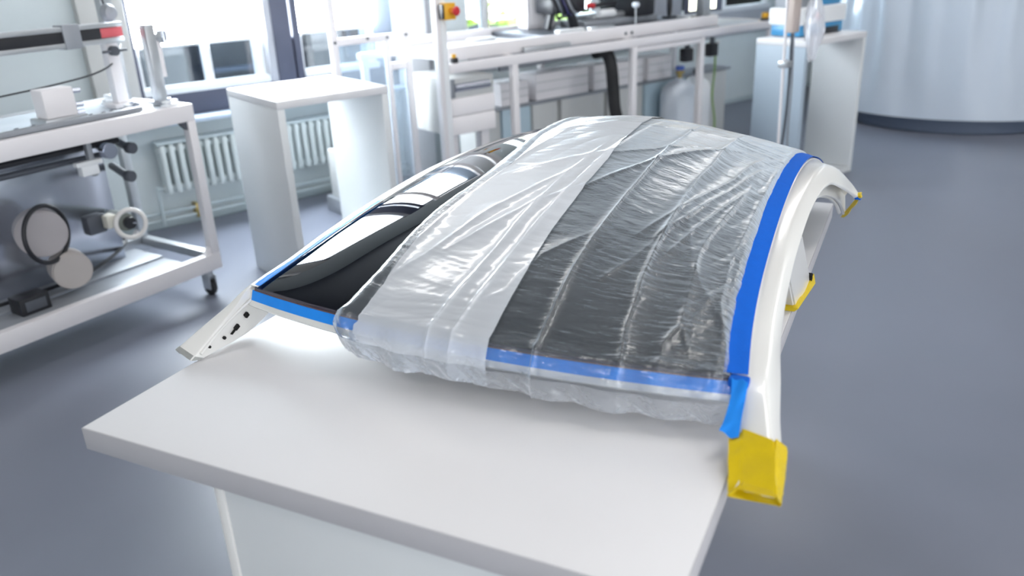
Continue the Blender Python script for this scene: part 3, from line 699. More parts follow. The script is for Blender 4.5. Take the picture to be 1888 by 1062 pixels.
def film_mesh(name, P, UV, D, DEN, m, parent, lab=None):
    nr, nc = D.shape
    du = np.gradient(P, axis=1); dv = np.gradient(P, axis=0); n = np.cross(du, dv); n /= np.linalg.norm(n, axis=-1, keepdims=True) + 1e-9
    P = P + n * D[..., None]
    me = bpy.data.meshes.new(name); nv = nr * nc; me.vertices.add(nv); me.vertices.foreach_set('co', P.reshape(-1).astype(np.float32))
    idx = np.arange(nv).reshape(nr, nc); F = np.stack([idx[:-1, :-1], idx[:-1, 1:], idx[1:, 1:], idx[1:, :-1]], -1).reshape(-1, 4); nf = len(F)
    me.loops.add(nf * 4); me.loops.foreach_set('vertex_index', F.reshape(-1).astype(np.int32))
    me.polygons.add(nf); me.polygons.foreach_set('loop_start', np.arange(0, nf * 4, 4, dtype=np.int32)); me.polygons.foreach_set('loop_total', np.full(nf, 4, np.int32))
    me.update(calc_edges=True)
    uvl = me.uv_layers.new(name='UVMap'); uvl.data.foreach_set('uv', UV.reshape(-1, 2)[F.reshape(-1)].reshape(-1).astype(np.float32))
    da = me.attributes.new('density', 'FLOAT', 'POINT'); da.data.foreach_set('value', DEN.reshape(-1).astype(np.float32))
    me.polygons.foreach_set('use_smooth', [True] * nf); me.materials.append(m); me.validate()
    o = bpy.data.objects.new(name, me); COL.objects.link(o); o.parent = parent
    if lab: o['label'] = lab
    return o
sheet = thing('protective_film', 'crinkled clear plastic film draped over the right of the car roof', 'plastic sheet', ROOF, (0, 0, 0))
qL = lambda r: float(np.interp(r, LEFT_T, LEFT_Q))
P, UV, D, TQ = film_points(470, 330, qL, lambda r: .955 if r >= 0 else .955 + .035 * min(1, -r * 3), .010)
WD, WN = wrinkle(TQ)
film_mesh('film_sheet', P, UV, D + WD, WN, FILM1, sheet)
k_ = int(470 * .11 * .45)
film_mesh('hem_fold', P[:k_] + np.array([0, -.0022, -.0005]), UV[:k_] + .37, (D + WD * .8)[:k_], WN[:k_], FILM3, sheet, 'doubled hem of the film hanging over the front edge')
# the doubled, folded-over width of film on top
MRT = [-1, 0, .14, .223, .325, .417, .478, .7, 1]; MRQ = [.20, .195, .21, .203, .205, .195, .175, .12, .05]
P, UV, D, TQ = film_points(400, 170, lambda r: float(np.interp(r, [-1, 0, .07, .168, .27, .37, .5, 1], [-.40, -.33, -.32, -.355, -.365, -.335, -.375, -.42])) + .004 * math.sin(r * 31), lambda r: float(np.interp(r, MRT, MRQ)), .0135, puff=False)
WD, WN = wrinkle(TQ)
film_mesh('folded_layer', P, UV, D + WD * 1.02 + .0006, WN, FILM2, sheet, 'milky folded-over layer of the film')

# ================================================================== CART (left)
cart = thing('rolling_cart', 'white profile-frame cart on castors at the left, carrying lab fittings', 'cart', CART, (1.9, 3.8, 0))
cx0, cx1, cy0, cy1, ch = 1.10, 2.497, 3.465, 4.115, .98
for x in (cx0, cx1 - .045):
    for y in (cy0, cy1 - .045):
        MB().box(x, x + .045, y, y + .045, .225, ch - .08, .003).build('post', PROF if y == cy0 else ALU, cart)
rails = [(cx0, cx1, cy0, cy0 + .045, ch - .08, ch), (cx0, cx1, cy1 - .045, cy1, ch - .08, ch), (cx0, cx1, cy0, cy0 + .045, .14, .225), (cx0, cx1, cy1 - .045, cy1, .14, .225),
         (cx0, cx0 + .045, cy0 + .045, cy1 - .045, ch - .08, ch), (cx1 - .045, cx1, cy0 + .045, cy1 - .045, ch - .08, ch), (cx0, cx0 + .045, cy0 + .045, cy1 - .045, .18, .225), (cx1 - .045, cx1, cy0 + .045, cy1 - .045, .18, .225)]
for r in rails: MB().box(*r, .003).build('rail', PROF if r[2] < 3.5 and r[3] < 3.6 else ALU, cart)
MB().box(cx0 + .05, cx1 - .05, cy0 + .05, cy1 - .05, ch - .03, ch - .004, .002).build('top_plate', mat('pale_plate', (.62, .68, .74), .25, noise_s=5, noise_a=.05), cart)
for x, y in ((cx1 - .045, cy0), (cx1 - .045, cy1 - .045)):
    for s_ in (-1,):
        MB().prism([(x, .225), (x - .04, .225), (x, .265)], .03, 'y', y + .008).build('corner_bracket', PROF, cart)
        MB().prism([(x, ch - .08), (x - .04, ch - .08), (x, ch - .12)], .03, 'y', y + .008).build('corner_bracket', DGREY, cart)
for x, y in ((cx0 + .06, cy0 + .05), (cx1 - .06, cy0 + .05), (cx0 + .06, cy1 - .06), (cx1 - .06, cy1 - .06)):
    c = MB().cyl((x, y, .105), (x, y, .14), .026).box(x - .022, x - .017, y - .03, y + .03, .035, .11, .002).box(x + .017, x + .022, y - .03, y + .03, .035, .11, .002).build('castor', ALU, cart)
    MB().cyl((x - .014, y, .0405), (x + .014, y, .0405), .0400, seg=28, bev=.004).build('wheel', RUBBER, c)

# things on the cart
t = thing('profile_upright', 'short aluminium upright with a round clamp knob on the cart', 'stand', CART, (2.57, 3.72, ch))
t['_at'] = (2.44, 3.62, ch); t.location = CART.pt(2.44, 3.62, ch)
MB().box(2.415, 2.465, 3.60, 3.65, ch, 1.345, .004).build('column', ALU, t)
MB().box(2.395, 2.485, 3.58, 3.67, ch - .0, ch + .012, .003).build('foot', MGREY, t)
MB().box(2.465, 2.490, 3.605, 3.645, 1.10, 1.30, .004).build('slide', PROF, t)
kn = MB().cyl((2.49, 3.62, 1.285), (2.505, 3.60, 1.285), .030).build('clamp_knob', ALU, t)
MB().ring((2.508, 3.598, 1.285), (.6, -.8, 0), .028, .005).build('rim', STEEL, kn)
t = thing('linear_guide', 'long linear guide with black strip and red end above the cart', 'guide rail', CART, (2.1, 3.72, ch))
MB().box(1.25, 2.37, 3.70, 3.76, 1.345, 1.365, .003).box(1.25, 2.37, 3.70, 3.76, 1.275, 1.297, .003).build('rail', ALU, t)
MB().box(1.25, 2.26, 3.705, 3.75, 1.297, 1.345, .002).build('black_strip', BLACK, t)
MB().box(2.26, 2.37, 3.705, 3.75, 1.300, 1.343, .003).build('red_end', mat('pink_red', (.65, .12, .14), .5, noise_s=9, noise_a=.1), t)
MB().box(2.28, 2.34, 3.72, 3.77, ch, 1.275, .004).box(2.25, 2.37, 3.70, 3.79, ch, ch + .02, .003).build('post', PROF, t)
MB().box(1.40, 1.46, 3.72, 3.77, ch, 1.275, .004).box(1.37, 1.49, 3.70, 3.79, ch, ch + .02, .003).build('post', PROF, t)
MB().box(2.08, 2.16, 3.695, 3.77, 1.268, 1.372, .004).build('carriage', MGREY, t)
MB().cyl((2.30, 3.68, 1.24), (2.30, 3.715, 1.24), .022, seg=18, bev=.003).cyl((2.24, 3.69, 1.24), (2.36, 3.69, 1.24), .006).build('lever', DGREY, t)
t = thing('tall_post', 'pale aluminium upright rising behind the linear guide', 'stand', CART, (2.44, 3.92, ch))
MB().box(2.41, 2.47, 3.90, 3.95, ch, 2.05, .004).build('column', ALU, t)
MB().lathe([(.0, 0), (.03, .002), (.042, .02), (.03, .05), (.0, .06)], (2.40, 3.86, 1.40), axis=(0, -1, 0)).build('cable_drum', MGREY, t)
MB().tube([(2.40, 3.85, 1.40), (2.36, 3.85, 1.7), (2.41, 3.88, 2.0)], .005).build('cable', BLACK, t)
tag(MB().tube([(1.3, 3.69, 1.10), (1.95, 3.69, 1.13), (2.25, 3.70, 1.17), (2.45, 3.87, 1.25)], .004).build('sensor_cable', BLACK, frame=CART, at=(1.3, 3.69, 1.1)), 'thin dark cable strung across above the cart top', 'cable')
t = thing('measuring_block', 'pinkish white sensor block with metal knobs at the cart left', 'instrument', CART, (1.99, 3.60, ch))
MB().box(1.86, 2.00, 3.58, 3.67, ch + .03, 1.13, .006).build('body', PROF, t)
MB().box(1.84, 2.03, 3.560, 3.69, ch, ch + .03, .004).build('base', ALU, t)
for z in (1.05, 1.11, 1.015): MB().cyl((2.00, 3.59, z), (2.03, 3.58, z), .012, seg=14, bev=.002).build('knob', STEEL, t)
t = thing('slotted_bar', 'dark slotted bar lying along the front of the cart top', 'bar', CART, (2.0, 3.53, ch))
MB().box(1.15, 2.27, 3.515, 3.55, ch, ch + .022, .003).build('bar', MGREY, t)
for x in (1.72, 1.79, 2.05, 2.11, 2.15, 2.20): MB().cyl((x, 3.57, ch + .0), (x, 3.58, ch + .016), .012, seg=14).build('screw', DGREY, t)
for i, (x, y, a) in enumerate(((2.27, 3.60, 0), (2.40, 3.50, .2))):
    t = thing('clamp_block', ['shiny white clamp with round knob on the cart top', 'flat white clamp plate at the cart corner'][i], 'clamp', CART, (x, y, ch))
    MB().box(x - .04, x + .04, y - .02, y + .02, ch, ch + .012, .003, rot=a).build('plate', SASH, t)
    MB().box(x - .035, x + .045, y - .012, y + .018, ch + .018, ch + .028, .003, rot=a).build('jaw', SASH, t)
    MB().cyl((x, y, ch + .012), (x, y, ch + .04), .009).build('bolt', STEEL, t)
    if i == 0: MB().cyl((x, y - .022, ch + .018), (x, y - .04, ch + .018), .018, bev=.003).build('knob', STEEL, t)
for i, (x, y) in enumerate(((2.33, 3.85), (2.43, 3.99))):
    t = thing('stop_plate', ['stack of two bright plates behind the short upright', 'bright plate near the back cart corner'][i], 'plate', CART, (x, y, ch))
    MB().box(x - .05, x + .05, y - .02, y + .02, ch, ch + .014, .003).build('lower_plate', SASH, t)
    MB().box(x - .045, x + .045, y - .018, y + .018, ch + .018, ch + .03, .003).box(x - .01, x + .01, y - .01, y + .01, ch + .01, ch + .02).build('upper_plate', SASH, t)

# winding unit inside the cart
t = thing('winding_unit', 'roller winding unit with white hub ring inside the cart', 'machine', CART, (1.8, 3.75, .225))
MB().box(1.25, 2.20, 3.82, 3.84, .225, .88, .004).build('back_panel', STEEL, t)
MB().box(1.20, 2.30, 3.66, 3.90, .225, .235, .002).build('base_tray', MGREY, t)
def roller(p0, p1, r, m, name='roller'): return MB().cyl(p0, p1, r, seg=26, bev=.003).build(name, m, t)
roller((2.165, 3.80, .455), (2.07, 3.53, .50), .042, mat('reel_grey', (.20, .22, .20), .4, noise_s=9, noise_a=.2))
hr = MB().ring((2.075, 3.50, .495), (-.35, -.9, .2), .064, .011, seg=48).build('hub_ring', mat('ivory_ring', (.78, .76, .74), .35, noise_s=9, noise_a=.03), t)
MB().cyl((2.075, 3.50, .495), (2.09, 3.55, .495), .028, seg=20, bev=.004).build('hub', BLACK, hr)
MB().cyl((2.095, 3.485, .495), (2.08, 3.52, .495), .006).build('screw', STEEL, hr)
MB().box(2.00, 2.05, 3.56, 3.62, .48, .54, .005).build('bracket', mat('cream', (.72, .70, .62), .5, noise_s=9, noise_a=.05), t)
MB().box(1.93, 2.02, 3.60, 3.66, .46, .55, .01).build('drive_block', DGREY, t)
MB().ring((1.74, 3.60, .53), (.35, -.93, .05), .125, .010, seg=40).build('drive_belt', BLACK, t)
MB().cyl((1.73, 3.62, .53), (1.76, 3.70, .53), .105, seg=36, bev=.006).build('reel', mat('reel_pale', (.45, .42, .43), .5, noise_s=9, noise_a=.08), t)
MB().cyl((1.80, 3.58, .34), (1.83, 3.68, .34), .085, seg=36, bev=.006).build('reel', mat('reel_beige', (.50, .46, .44), .5, noise_s=9, noise_a=.08), t)
for (x, z, r_, m_) in ((2.07, .835, .036, STEEL), (2.18, .825, .026, DGREY), (2.145, .70, .026, DGREY)):
    k1 = MB().cyl((x, 3.56, z), (x + .09, 3.82, z), .018, seg=18).build('shaft', DGREY, t)
    MB().cyl((x, 3.52, z), (x, 3.56, z), r_, seg=22, bev=.004).build('knob', m_, k1)
for z, y in ((.86, 3.60), (.80, 3.66), (.84, 3.72)):
    MB().cyl((1.3, y, z), (2.16, y, z - .0), .014, seg=14).build('shaft', DGREY if z < .85 else BLACK, t)
MB().box(1.97, 1.995, 3.53, 3.56, .74, .90, .004).build('hanger', MGREY, t)
MB().box(1.92, 2.00, 3.52, 3.56, .75, .80, .004).box(1.90, 2.02, 3.515, 3.55, .795, .815, .003).build('bearing_block', SASH, t)
tag(MB().tube([(1.35, 3.71, .26), (1.65, 3.70, .255), (1.95, 3.72, .26), (2.24, 3.86, .30), (2.18, 3.95, .36), (2.0, 4.0, .34)], .009).build('power_cable', BLACK, frame=CART, at=(1.35, 3.71, .25)), 'black power cable looping across the cart floor', 'cable')
t = thing('black_power_supply', 'small black box on the lower front rail of the cart', 'box', CART, (1.60, 3.60, .225))
MB().box(1.53, 1.66, 3.55, 3.65, .225, .30, .005).build('case', BLACK, t)
MB().box(1.55, 1.64, 3.546, 3.551, .24, .285, .002).build('cover', DGREY, t)
MB().box(1.2, 2.3, 3.51, 3.66, .205, .2245, .002).build('tray', MGREY, cart)

# ================================================================== ENCLOSURE beside the bench
t = thing('clear_guard', 'tall white-framed clear guard screen between plinth and bench', 'guard', ROOM, (2.43, 4.44, 0))
ex0, ex1, ey0, ey1 = 2.17, 2.69, 4.42, 4.46
for x in (ex0, ex1 - .04):
    MB().box(x, x + .04, ey0, ey0 + .04, .03, 2.1, .003).build('post', PROF, t)
    MB().box(x, x + .04, ey0 - .12, ey0 + .14, 0, .03, .003).build('foot', PROF, t)
for z in (1.13, 2.06, .05): MB().box(ex0 + .04, ex1 - .04, ey0, ey0 + .04, z, z + .04, .003).build('rail', PROF, t)
MB().box(2.52, 2.545, ey0 + .0, ey0 + .04, .09, 1.13, .003).build('post', PROF, t)
MB().box(2.545, 2.65, ey0, ey0 + .04, .96, 1.0, .003).build('rail', PROF, t)
MB().box(ex0 + .04, 2.52, ey0 + .018, ey0 + .022, .09, 1.13).build('clear_panel', ACRYL, t)
MB().box(2.545, ex1 - .04, ey0 + .018, ey0 + .022, .09, .96).build('clear_panel', ACRYL, t)
for x, z in ((2.19, 1.15), (2.40, 1.155), (2.53, 1.15), (2.66, 1.155)): MB().cyl((x, ey0 - .006, z), (x, ey0, z), .008, seg=12).build('screw', DGREY, t)
# inside the enclosure: pale pump with motor
t = thing('pale_pump', 'pale grey pump unit behind the clear guard screen', 'machine', ROOM, (2.50, 4.9, 0))
TB = t
MB().box(2.35, 2.62, 4.78, 5.05, .10, .42, .01).build('housing', CABM, t)
MB().cyl((2.38, 4.90, .50), (2.58, 4.90, .50), .05, bev=.006).box(2.40, 2.56, 4.84, 4.96, .42, .48, .005).build('motor', BOTT, t)
MB().box(2.32, 2.65, 4.75, 5.08, 0.0, .10, .004).build('foot', MGREY, t)

# ================================================================== BENCH
bench = thing('assembly_bench', 'long white aluminium-profile bench below the far windows', 'bench', ROOM, (4.3, 4.65, 0))
bx0, bx1, by0, by1, bh = 2.70, 5.90, 4.10, 5.15, .995
legs = [2.72, 3.22, 4.30, 5.02, 5.32, 5.855]
for x in (3.24, 4.30, 5.02, 5.86):
    MB().box(x - .028, x + .017, by0 + .001, by0 + .046, 0.02, bh - .045, .003).build('leg', PROF, bench)
for x in (2.74, 3.40, 4.30, 5.34, 5.86):
    MB().box(x - .0225, x + .0225, by1 - .045, by1, 0.02, bh - .045, .003).build('leg', PROF, bench)
MB().box(bx0 + .045, bx1, by0, by0 + .05, bh - .055, bh, .003).build('front_rail', PROF, bench)
MB().box(bx0, bx1, by1 - .05, by1, bh - .045, bh, .003).build('back_rail', PROF, bench)
for x in (3.22, 4.28, 5.84): MB().box(x, x + .045, by0 + .05, by1 - .05, bh - .045, bh, .003).build('cross_rail', PROF, bench)
MB().box(4.32, 5.0, by0 + .005, by0 + .04, bh - .095, bh - .06, .003).build('lower_rail', PROF, bench)
MB().box(3.12, 5.0, by0 + .36, by0 + .40, bh - .10, bh - .06, .003).build('lower_rail', PROF, bench)
MB().box(2.80, 5.30, by0 + .10, by0 + .13, bh, bh + .080, .003).build('side_board', PROF, bench)
MB().box(2.80, 5.30, by1 - .13, by1 - .10, bh, bh + .080, .003).build('side_board', PROF, bench)
MB().box(2.80, 3.75, by0 + .13, by1 - .13, bh + .0, bh + .02, .002).build('top_board', mat('bench_top', (.66, .66, .68), .4, noise_s=5, noise_a=.04), bench)
MB().box(3.75, 5.30, by0 + .13, by1 - .13, bh + .0, bh + .055, .002).build('machine_bed', DGREY, bench)
MB().box(3.36, 3.75, by0 + .06, by0 + .09, bh, bh + .03, .002).build('cable_channel', ALU, bench)
for x in (4.36, 4.30): MB().cyl((x, by0 + .098, bh + .03), (x, by0 + .10, bh + .03), .012, seg=12).build('bolt', DGREY, bench)
for x in (2.8, 3.24, 4.3, 5.02, 5.86): MB().cyl((x - .005, by0 + .023, 0), (x - .005, by0 + .023, .03), .03, seg=18).build('levelling_foot', RUBBER, bench)
# tall corner post with emergency stop
post = thing('bench_post', 'tall white profile post at the bench end holding the emergency stop', 'post', ROOM, (2.70, 4.12, 0))
MB().box(2.672, 2.702, 4.10, 4.145, 0, 2.2, .003).build('profile', PROF, post)
MB().box(2.704, 2.742, 4.102, 4.145, 0, 2.2, .003).build('profile', SASH, post)
es = thing('emergency_stop', 'yellow emergency stop box with red button on the white post', 'switch', ROOM, (2.72, 4.08, 1.25))
MB().box(2.700, 2.775, 4.045, 4.099, 1.245, 1.335, .005).build('box', YELP, es)
MB().cyl((2.745, 4.045, 1.292), (2.752, 4.015, 1.292), .017, seg=22).build('stem', mat('orange', (.7, .2, .02), .4, noise_s=9, noise_a=.05), es)
MB().lathe([(0, 0), (.024, .001), (.026, .010), (.020, .017), (0, .019)], (2.752, 4.015, 1.292), axis=(.2, -1, 0)).build('button', REDP, es)
MB().box(2.688, 2.700, 4.05, 4.095, 1.25, 1.33, .002).build('back_shell', BLACK, es)
t = thing('yellow_switch', 'small yellow switch on the bench corner rail', 'switch', ROOM, (2.80, 4.12, bh))
MB().box(2.775, 2.815, 4.11, 4.14, bh, bh + .03, .003).build('base', BLACK, t)
MB().cyl((2.795, 4.125, bh + .03), (2.795, 4.125, bh + .05), .013).build('cap', YELP, t)
t = thing('yellow_button', 'yellow button on the far right end of the bench', 'switch', ROOM, (5.80, 4.13, bh))
MB().box(5.77, 5.83, 4.11, 4.16, bh, bh + .02, .003).build('base', BLACK, t)
MB().cyl((5.80, 4.135, bh + .02), (5.80, 4.135, bh + .06), .028, bev=.004).build('cap', YELP, t)

# ---- under the bench
def bin_(x0, x1, y0, y1, z0, z1, label, grooves=2):
    t = thing('storage_bin', label, 'bin', ROOM, ((x0 + x1) / 2, (y0 + y1) / 2, z0), 'white bins under the bench')
    MB().box(x0, x1, y0, y1, z0, z1, .006).build('body', BINM, t)
    for k_ in range(grooves):
        z = z0 + (z1 - z0) * (k_ + 1) / (grooves + 1)
        MB().box(x0 + .004, x1 - .004, y0 - .004, y0 + .001, z - .003, z + .003).build('rib', CABM, t)
# drawer unit hung at the left end
t = thing('drawer_unit', 'white drawer unit under the left bench end', 'drawer unit', ROOM, (2.95, 4.5, 0))
MB().box(2.76, 3.10, 4.16, 4.62, .56, .90, .004).build('body', CABM, t)
for i, (a, b) in enumerate(((.565, .675), (.68, .785))): MB().box(2.765, 3.095, 4.145, 4.16, a, b, .004).build('drawer_front', BINM, t)
MB().cyl((2.80, 4.15, .845), (3.06, 4.15, .845), .024, seg=18, bev=.003).build('steel_roll', STEEL, t)
MB().box(2.77, 2.80, 4.14, 4.16, .79, .90, .003).build('bracket', MGREY, t)
MB().box(2.78, 2.84, 4.2, 4.26, 0, .56, .004).box(3.02, 3.08, 4.2, 4.26, 0, .56, .004).build('support', PROF, t)
shelf = thing('back_shelf', 'low grey cabinet row with white bins, standing under the bench', 'cabinet', ROOM, (4.1, 4.75, 0))
MB().box(3.27, 6.05, 4.63, 4.86, .553, .577, .003).build('shelf_board', MGREY, shelf)
for a, b, m_ in ((3.29, 3.51, CABM), (3.53, 3.79, CABB), (3.81, 4.05, CABM), (4.09, 4.53, CABM), (4.57, 4.96, CABM), (4.99, 5.49, CABB), (5.52, 6.02, CABM)):
    MB().box(a, b, 4.65, 4.85, .0, .553, .004).build('door', m_, shelf)
bin_(3.52, 3.77, 4.64, 4.84, .577, .735, 'white storage bin left of the bins on the back shelf')
bin_(3.84, 4.355, 4.64, 4.84, .577, .765, 'wide white storage bin in the middle of the back shelf')
bin_(4.415, 4.57, 4.64, 4.84, .577, .765, 'narrow white storage bin left of the black hose')
bin_(4.655, 4.955, 4.64, 4.84, .577, .76, 'white storage bin behind the front bench leg')
bin_(5.01, 5.29, 4.64, 4.84, .577, .76, 'white storage bin furthest right on the back shelf')
t = MB().tube([(3.30, 4.36, .885), (3.8, 4.36, .90), (4.05, 4.36, .905)], .018, seg=14).build('vacuum_pipe', MGREY, frame=ROOM, at=(3.3, 4.36, .84))
tag(t, 'grey suction pipe running below the bench top', 'pipe')
t = MB().tube([(4.10, 4.30, .91), (4.20, 4.30, .905), (4.235, 4.28, .82), (4.24, 4.26, .66), (4.25, 4.25, .50), (4.31, 4.25, .35), (4.42, 4.27, .18), (4.52, 4.3, .045)], .043, seg=18).build('suction_hose', RUBBER, frame=ROOM, at=(4.1, 4.3, .5))
tag(t, 'thick black hose hanging down under the bench', 'hose')
gb = thing('gas_bottle', 'white gas bottle standing under the bench right of the hose', 'gas bottle', ROOM, (5.16, 4.44, 0))
MB().lathe([(.13, 0), (.15, .012), (.15, .46), (.135, .52), (.09, .565), (.035, .585), (.03, .60)], (5.16, 4.44, 0), seg=40).build('cylinder', BOTT, gb)
MB().cyl((5.16, 4.44, .60), (5.16, 4.44, .66), .018).box(5.13, 5.20, 4.425, 4.455, .63, .655, .004).build('valve', BRASS, gb)
MB().cyl((5.16, 4.44, .66), (5.16, 4.44, .69), .035, bev=.004).build('handwheel', mat('cobalt', (.08, .16, .55), .4, noise_s=9, noise_a=.05), gb)
gb2 = thing('gas_bottle', 'pale gas bottle half hidden behind the nearer bottle', 'gas bottle', ROOM, (5.44, 4.50, 0))
MB().lathe([(.10, 0), (.115, .012), (.115, .48), (.10, .53), (.05, .57), (.02, .58)], (5.44, 4.50, 0), seg=36).build('cylinder', SASH, gb2)
MB().cyl((5.44, 4.50, .58), (5.44, 4.50, .64), .02).box(5.41, 5.48, 4.485, 4.515, .60, .63, .004).build('valve', BLACK, gb2)
t = MB().tube([(5.66, 4.5, .80), (5.64, 4.48, .6), (5.60, 4.46, .4), (5.62, 4.44, .2), (5.60, 4.42, .01)], .008).build('green_hose', GREENC, frame=ROOM, at=(5.6, 4.4, 0)); tag(t, 'thin green hose hanging near the gas bottles', 'hose')
for i, (x, y) in enumerate(((4.93, 4.15), (5.28, 4.2))):
    t = thing('terminal_box', ['black terminal box hung under the bench top by the middle leg', 'smaller black terminal box further right under the bench top'][i], 'box', ROOM, (x, y, .80))
    MB().box(x - .05, x + .04, y, y + .06, .77, .865, .004).build('case', BLACK, t)
    MB().cyl((x + .03, y - .001, .87), (x + .05, y + .0, .87), .012).build('gland', SASH, t)
    MB().box(x - .02, x + .02, y + .02, y + .04, .865, .912, .003).build('hanger', DGREY, t)

# ---- on the bench
zb = bh + .055
rob = thing('gantry_machine', 'black handling machine with cable bundles on the bench', 'machine', ROOM, (4.4, 4.6, zb))
MB().box(4.25, 5.0, 4.55, 4.84, zb, zb + .045, .006).build('base_plate', MGREY, rob)
MB().box(4.35, 4.98, 4.60, 4.82, zb + .045, zb + .085, .02, rot=.05).build('sled', ALU, rob)
MB().box(4.70, 4.92, 4.50, 4.72, zb + .045, zb + .40, .015).build('upright_housing', BLACK, rob)
MB().box(3.98, 4.30, 4.60, 4.80, zb + .11, zb + .22, .02).build('head', BLACK, rob)
MB().box(3.90, 5.0, 4.70, 4.76, zb + .26, zb + .32, .008).build('cross_beam', DGREY, rob)
MB().box(4.02, 4.05, 4.66, 4.72, zb, zb + .3, .004, tilt=(.28, 'Y')).box(4.16, 4.20, 4.6, 4.66, zb, zb + .16, .004, tilt=(-.35, 'Y')).build('strut', BLACK, rob)
for a in range(5):
    x = 3.94 + a * .055
    MB().tube([(x, 4.62, zb + .28), (x + .03, 4.56 + .01 * a, zb + .16), (x + .09, 4.60, zb + .08 + .01 * a), (x + .2, 4.64, zb + .12)], .010).build('cable', (BLACK, DGREY, mat('navy', (.03, .03, .10), .4, noise_s=9, noise_a=.1), MGREY, BLACK)[a], rob)
MB().cyl((4.30, 4.60, zb + .15), (4.34, 4.55, zb + .15), .018, bev=.003).build('red_cap', REDP, rob)
MB().cyl((4.34, 4.62, zb + .14), (4.62, 4.62, zb + .15), .016).build('arm', BLACK, rob)
MB().cyl((4.40, 4.58, zb + .085), (4.56, 4.58, zb + .085), .03, bev=.006).build('motor', SASH, rob)
t = thing('steel_stand', 'thin stand with a round silver head in front of the machine', 'stand', ROOM, (4.50, 4.28, bh))
MB().cyl((4.50, 4.30, zb), (4.50, 4.30, zb + .14), .005).build('rod', ALU, t)
MB().cyl((4.50, 4.30, zb), (4.50, 4.30, zb + .01), .03).build('foot', MGREY, t)
MB().lathe([(0, 0), (.022, .004), (.028, .02), (.022, .036), (0, .04)], (4.50, 4.30, zb + .13)).build('head', BOTT, t)
t = thing('control_box', 'white upright control box at the back of the bench', 'box', ROOM, (4.15, 4.92, bh))
MB().box(3.96, 4.22, 4.86, 4.98, zb + .0, zb + .30, .008).build('case', PROF, t)
MB().box(3.99, 4.19, 4.855, 4.861, zb + .03, zb + .27, .003).build('door', BINM, t)
for i, (x0, x1, y, lb) in enumerate(((3.86, 4.10, 4.40, 'long white profile bar lying left on the machine bed'), (3.40, 3.62, 4.80, 'short white block lying on the bench top near the post'), (4.10, 4.34, 4.34, 'grey connector strip on the machine bed edge'))):
    zz = zb if x0 > 3.75 else bh + .02
    t = MB().box(x0, x1, y, y + .05, zz, zz + .025, .006).build('profile_bar', (SASH, SASH, ALU)[i], frame=ROOM, at=(x0, y, zz)); tag(t, lb, 'bar')
t = thing('cable_coil_stand', 'black loop of cable standing on the right of the bench', 'cable', ROOM, (5.10, 4.5, zb))
MB().ring((5.14, 4.55, zb + .12), (.6, -.8, 0), .105, .014, seg=36).build('loop', BLACK, t)
MB().box(5.10, 5.18, 4.51, 4.59, zb, zb + .02, .003).build('clip', DGREY, t)
t = thing('grey_bracket', 'grey profile bracket at the right end of the machine bed', 'bracket', ROOM, (5.26, 4.3, bh))
MB().box(5.20, 5.28, 4.26, 4.34, zb + .022, zb + .25, .004).build('profile', ALU, t)
MB().box(5.17, 5.30, 4.24, 4.36, zb, zb + .022, .003).build('foot', BLACK, t)
t = thing('window_stand_in', 'glowing panel in a dark frame at the bench end, standing for a lit window', 'screen', ROOM, (5.56, 4.6, bh))
MB().box(5.40, 5.85, 4.60, 4.63, bh + .06, bh + .42, .006).build('frame', DARK, t)
MB().box(5.43, 5.76, 4.597, 4.601, bh + .085, bh + .40).build('display', mat('lit_window_glow', (.9, .9, .8), .5, emit=(1, 1, .82), estr=1.6), t)  # glowing panel added in place of the lit window behind the bench
MB().box(5.55, 5.70, 4.56, 4.72, bh, bh + .015, .003).box(5.60, 5.65, 4.625, 4.645, bh + .015, bh + .1).build('stand', MGREY, t)
MB().box(5.36, 5.84, by0 + .13, by1 - .13, bh - .045, bh - .002, .002).build('end_board', mat('end_board', (.60, .66, .74), .3, noise_s=5, noise_a=.04), bench)

# ---- service pole with hoses and bag in front of the right plinth
t = thing('service_pole', 'leaning pole with hoses in front of the right plinth', 'pole', ROOM, (4.42, 2.98, 0))
MB().cyl((4.42, 2.98, 0), (4.42, 2.98, .02), .10, seg=28).build('foot', MGREY, t)
MB().cyl((4.42, 2.98, .02), (4.36, 2.97, 1.5), .009, seg=14).build('tube', PROF, t)
MB().tube([(4.385, 2.95, 1.45), (4.40, 2.94, 1.0), (4.42, 2.95, .6), (4.40, 2.96, .3), (4.33, 2.96, .02)], .008).build('hose', DGREY, t)
MB().tube([(4.40, 2.94, 1.2), (4.42, 2.93, .8), (4.44, 2.94, .45), (4.52, 2.96, .02)], .006).build('hose', MGREY, t)
MB().box(4.35, 4.43, 2.93, 2.99, .88, .92, .006).build('clamp', ALU, t)
MB().box(4.37, 4.44, 2.92, 2.97, 1.08, 1.28, .006).build('holder', mat('beige_holder', (.50, .42, .38), .5, noise_s=9, noise_a=.05), t)
rows = []
for i in range(26):
    u = i / 25; r = .012 + .062 * math.sin(min(1, u * 1.25) * 2.2) * (1 - .8 * u ** 4); row = []
    for j in range(26):
        a = 2 * math.pi * j / 26; rr = r * (1 + .22 * math.sin(a * 3 + u * 5) + .12 * math.sin(a * 7 - u * 9))
        row.append(Vector((4.475 + rr * math.cos(a), 2.85 + rr * .6 * math.sin(a), 1.34 - .42 * u + .01 * math.sin(a * 5))))
    rows.append(row)
o = MB().grid(rows, closed=True).build('plastic_bag', BAGM, frame=ROOM, at=(4.475, 2.85, .92), smooth=60); tag(o, 'crumpled translucent plastic bag hanging from the service pole', 'bag')
MB().tube([(4.40, 2.94, 1.30), (4.44, 2.88, 1.345), (4.475, 2.85, 1.335)], .004).build('hook', ALU, t)

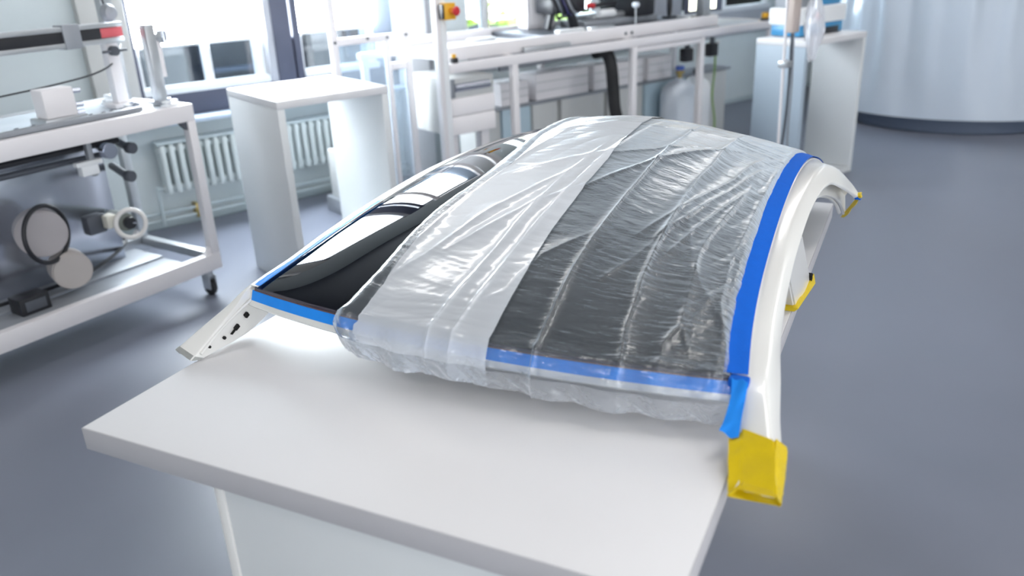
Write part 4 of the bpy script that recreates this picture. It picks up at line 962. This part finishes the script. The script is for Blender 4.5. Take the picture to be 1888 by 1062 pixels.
# ---- machine on the right plinth
t = thing('tabletop_machine', 'white and blue tabletop machine with a red knob on the right plinth', 'machine', ROOM, (5.25, 3.35, .98))
MB().box(4.98, 5.48, 3.27, 3.50, .985, 1.055, .008).build('blue_base', BLUEP, t)
MB().box(4.96, 5.50, 3.26, 3.51, 1.055, 1.165, .012).build('white_body', SASH, t)
MB().box(5.22, 5.42, 3.262, 3.272, .988, 1.025, .003).build('slot', BLACK, t)
MB().box(5.0, 5.46, 3.28, 3.49, .98, .986).build('feet', RUBBER, t)
MB().box(5.0, 5.2, 3.3, 3.5, 1.165, 1.30, .01).build('grey_tower', MGREY, t)
MB().box(5.24, 5.48, 3.3, 3.5, 1.165, 1.32, .01).build('blue_tower', BLUEP, t)
MB().cyl((5.14, 3.265, 1.105), (5.14, 3.235, 1.105), .020, bev=.003).build('red_knob', REDP, t)
MB().box(5.17, 5.21, 3.25, 3.262, 1.085, 1.125, .003).build('switch', MGREY, t)

# ---- curved glossy screen at the right
sc_ = thing('curved_screen', 'tall curved glossy white plastic screen at the far right', 'screen', ROOM, (8.0, 3.6, 0))
rows = []
for i in range(30):
    z = .13 + i / 29 * 2.6; row = []
    for j in range(200):
        a = math.radians(60 + 250 * j / 199)
        fold = .05 * math.sin(a * 9 + .5 + z * .4) * (i / 29) ** .7 + .028 * math.sin(a * 21 + z * 1.3) * (i / 29) ** .5 + .012 * math.sin(a * 47 + z) * (i / 29)
        r = 1.05 + fold + .03 * math.sin(z * 2.2 + a * 3)
        row.append(Vector((8.0 + r * math.cos(a), 3.6 + r * math.sin(a), z)))
    rows.append(row)
MB().grid(rows, thick=.004).build('curtain', SCREENM, sc_, smooth=80)
MB().lathe([(.94, 0), (.95, .01), (.95, .12), (.94, .13)], (8.0, 3.6, 0), seg=80).build('shadow_gap_base', mat('shadow_gap_base', (.10, .13, .19), .6, noise_s=4, noise_a=.1), sc_)  # made-up base, coloured dark for the shadow gap under the screen
MB().ring((8.0, 3.6, 2.74), (0, 0, 1), 1.04, .02, seg=80).build('top_hoop', ALU, sc_)

for o in bpy.data.objects:
    if '_at' in o: del o['_at']
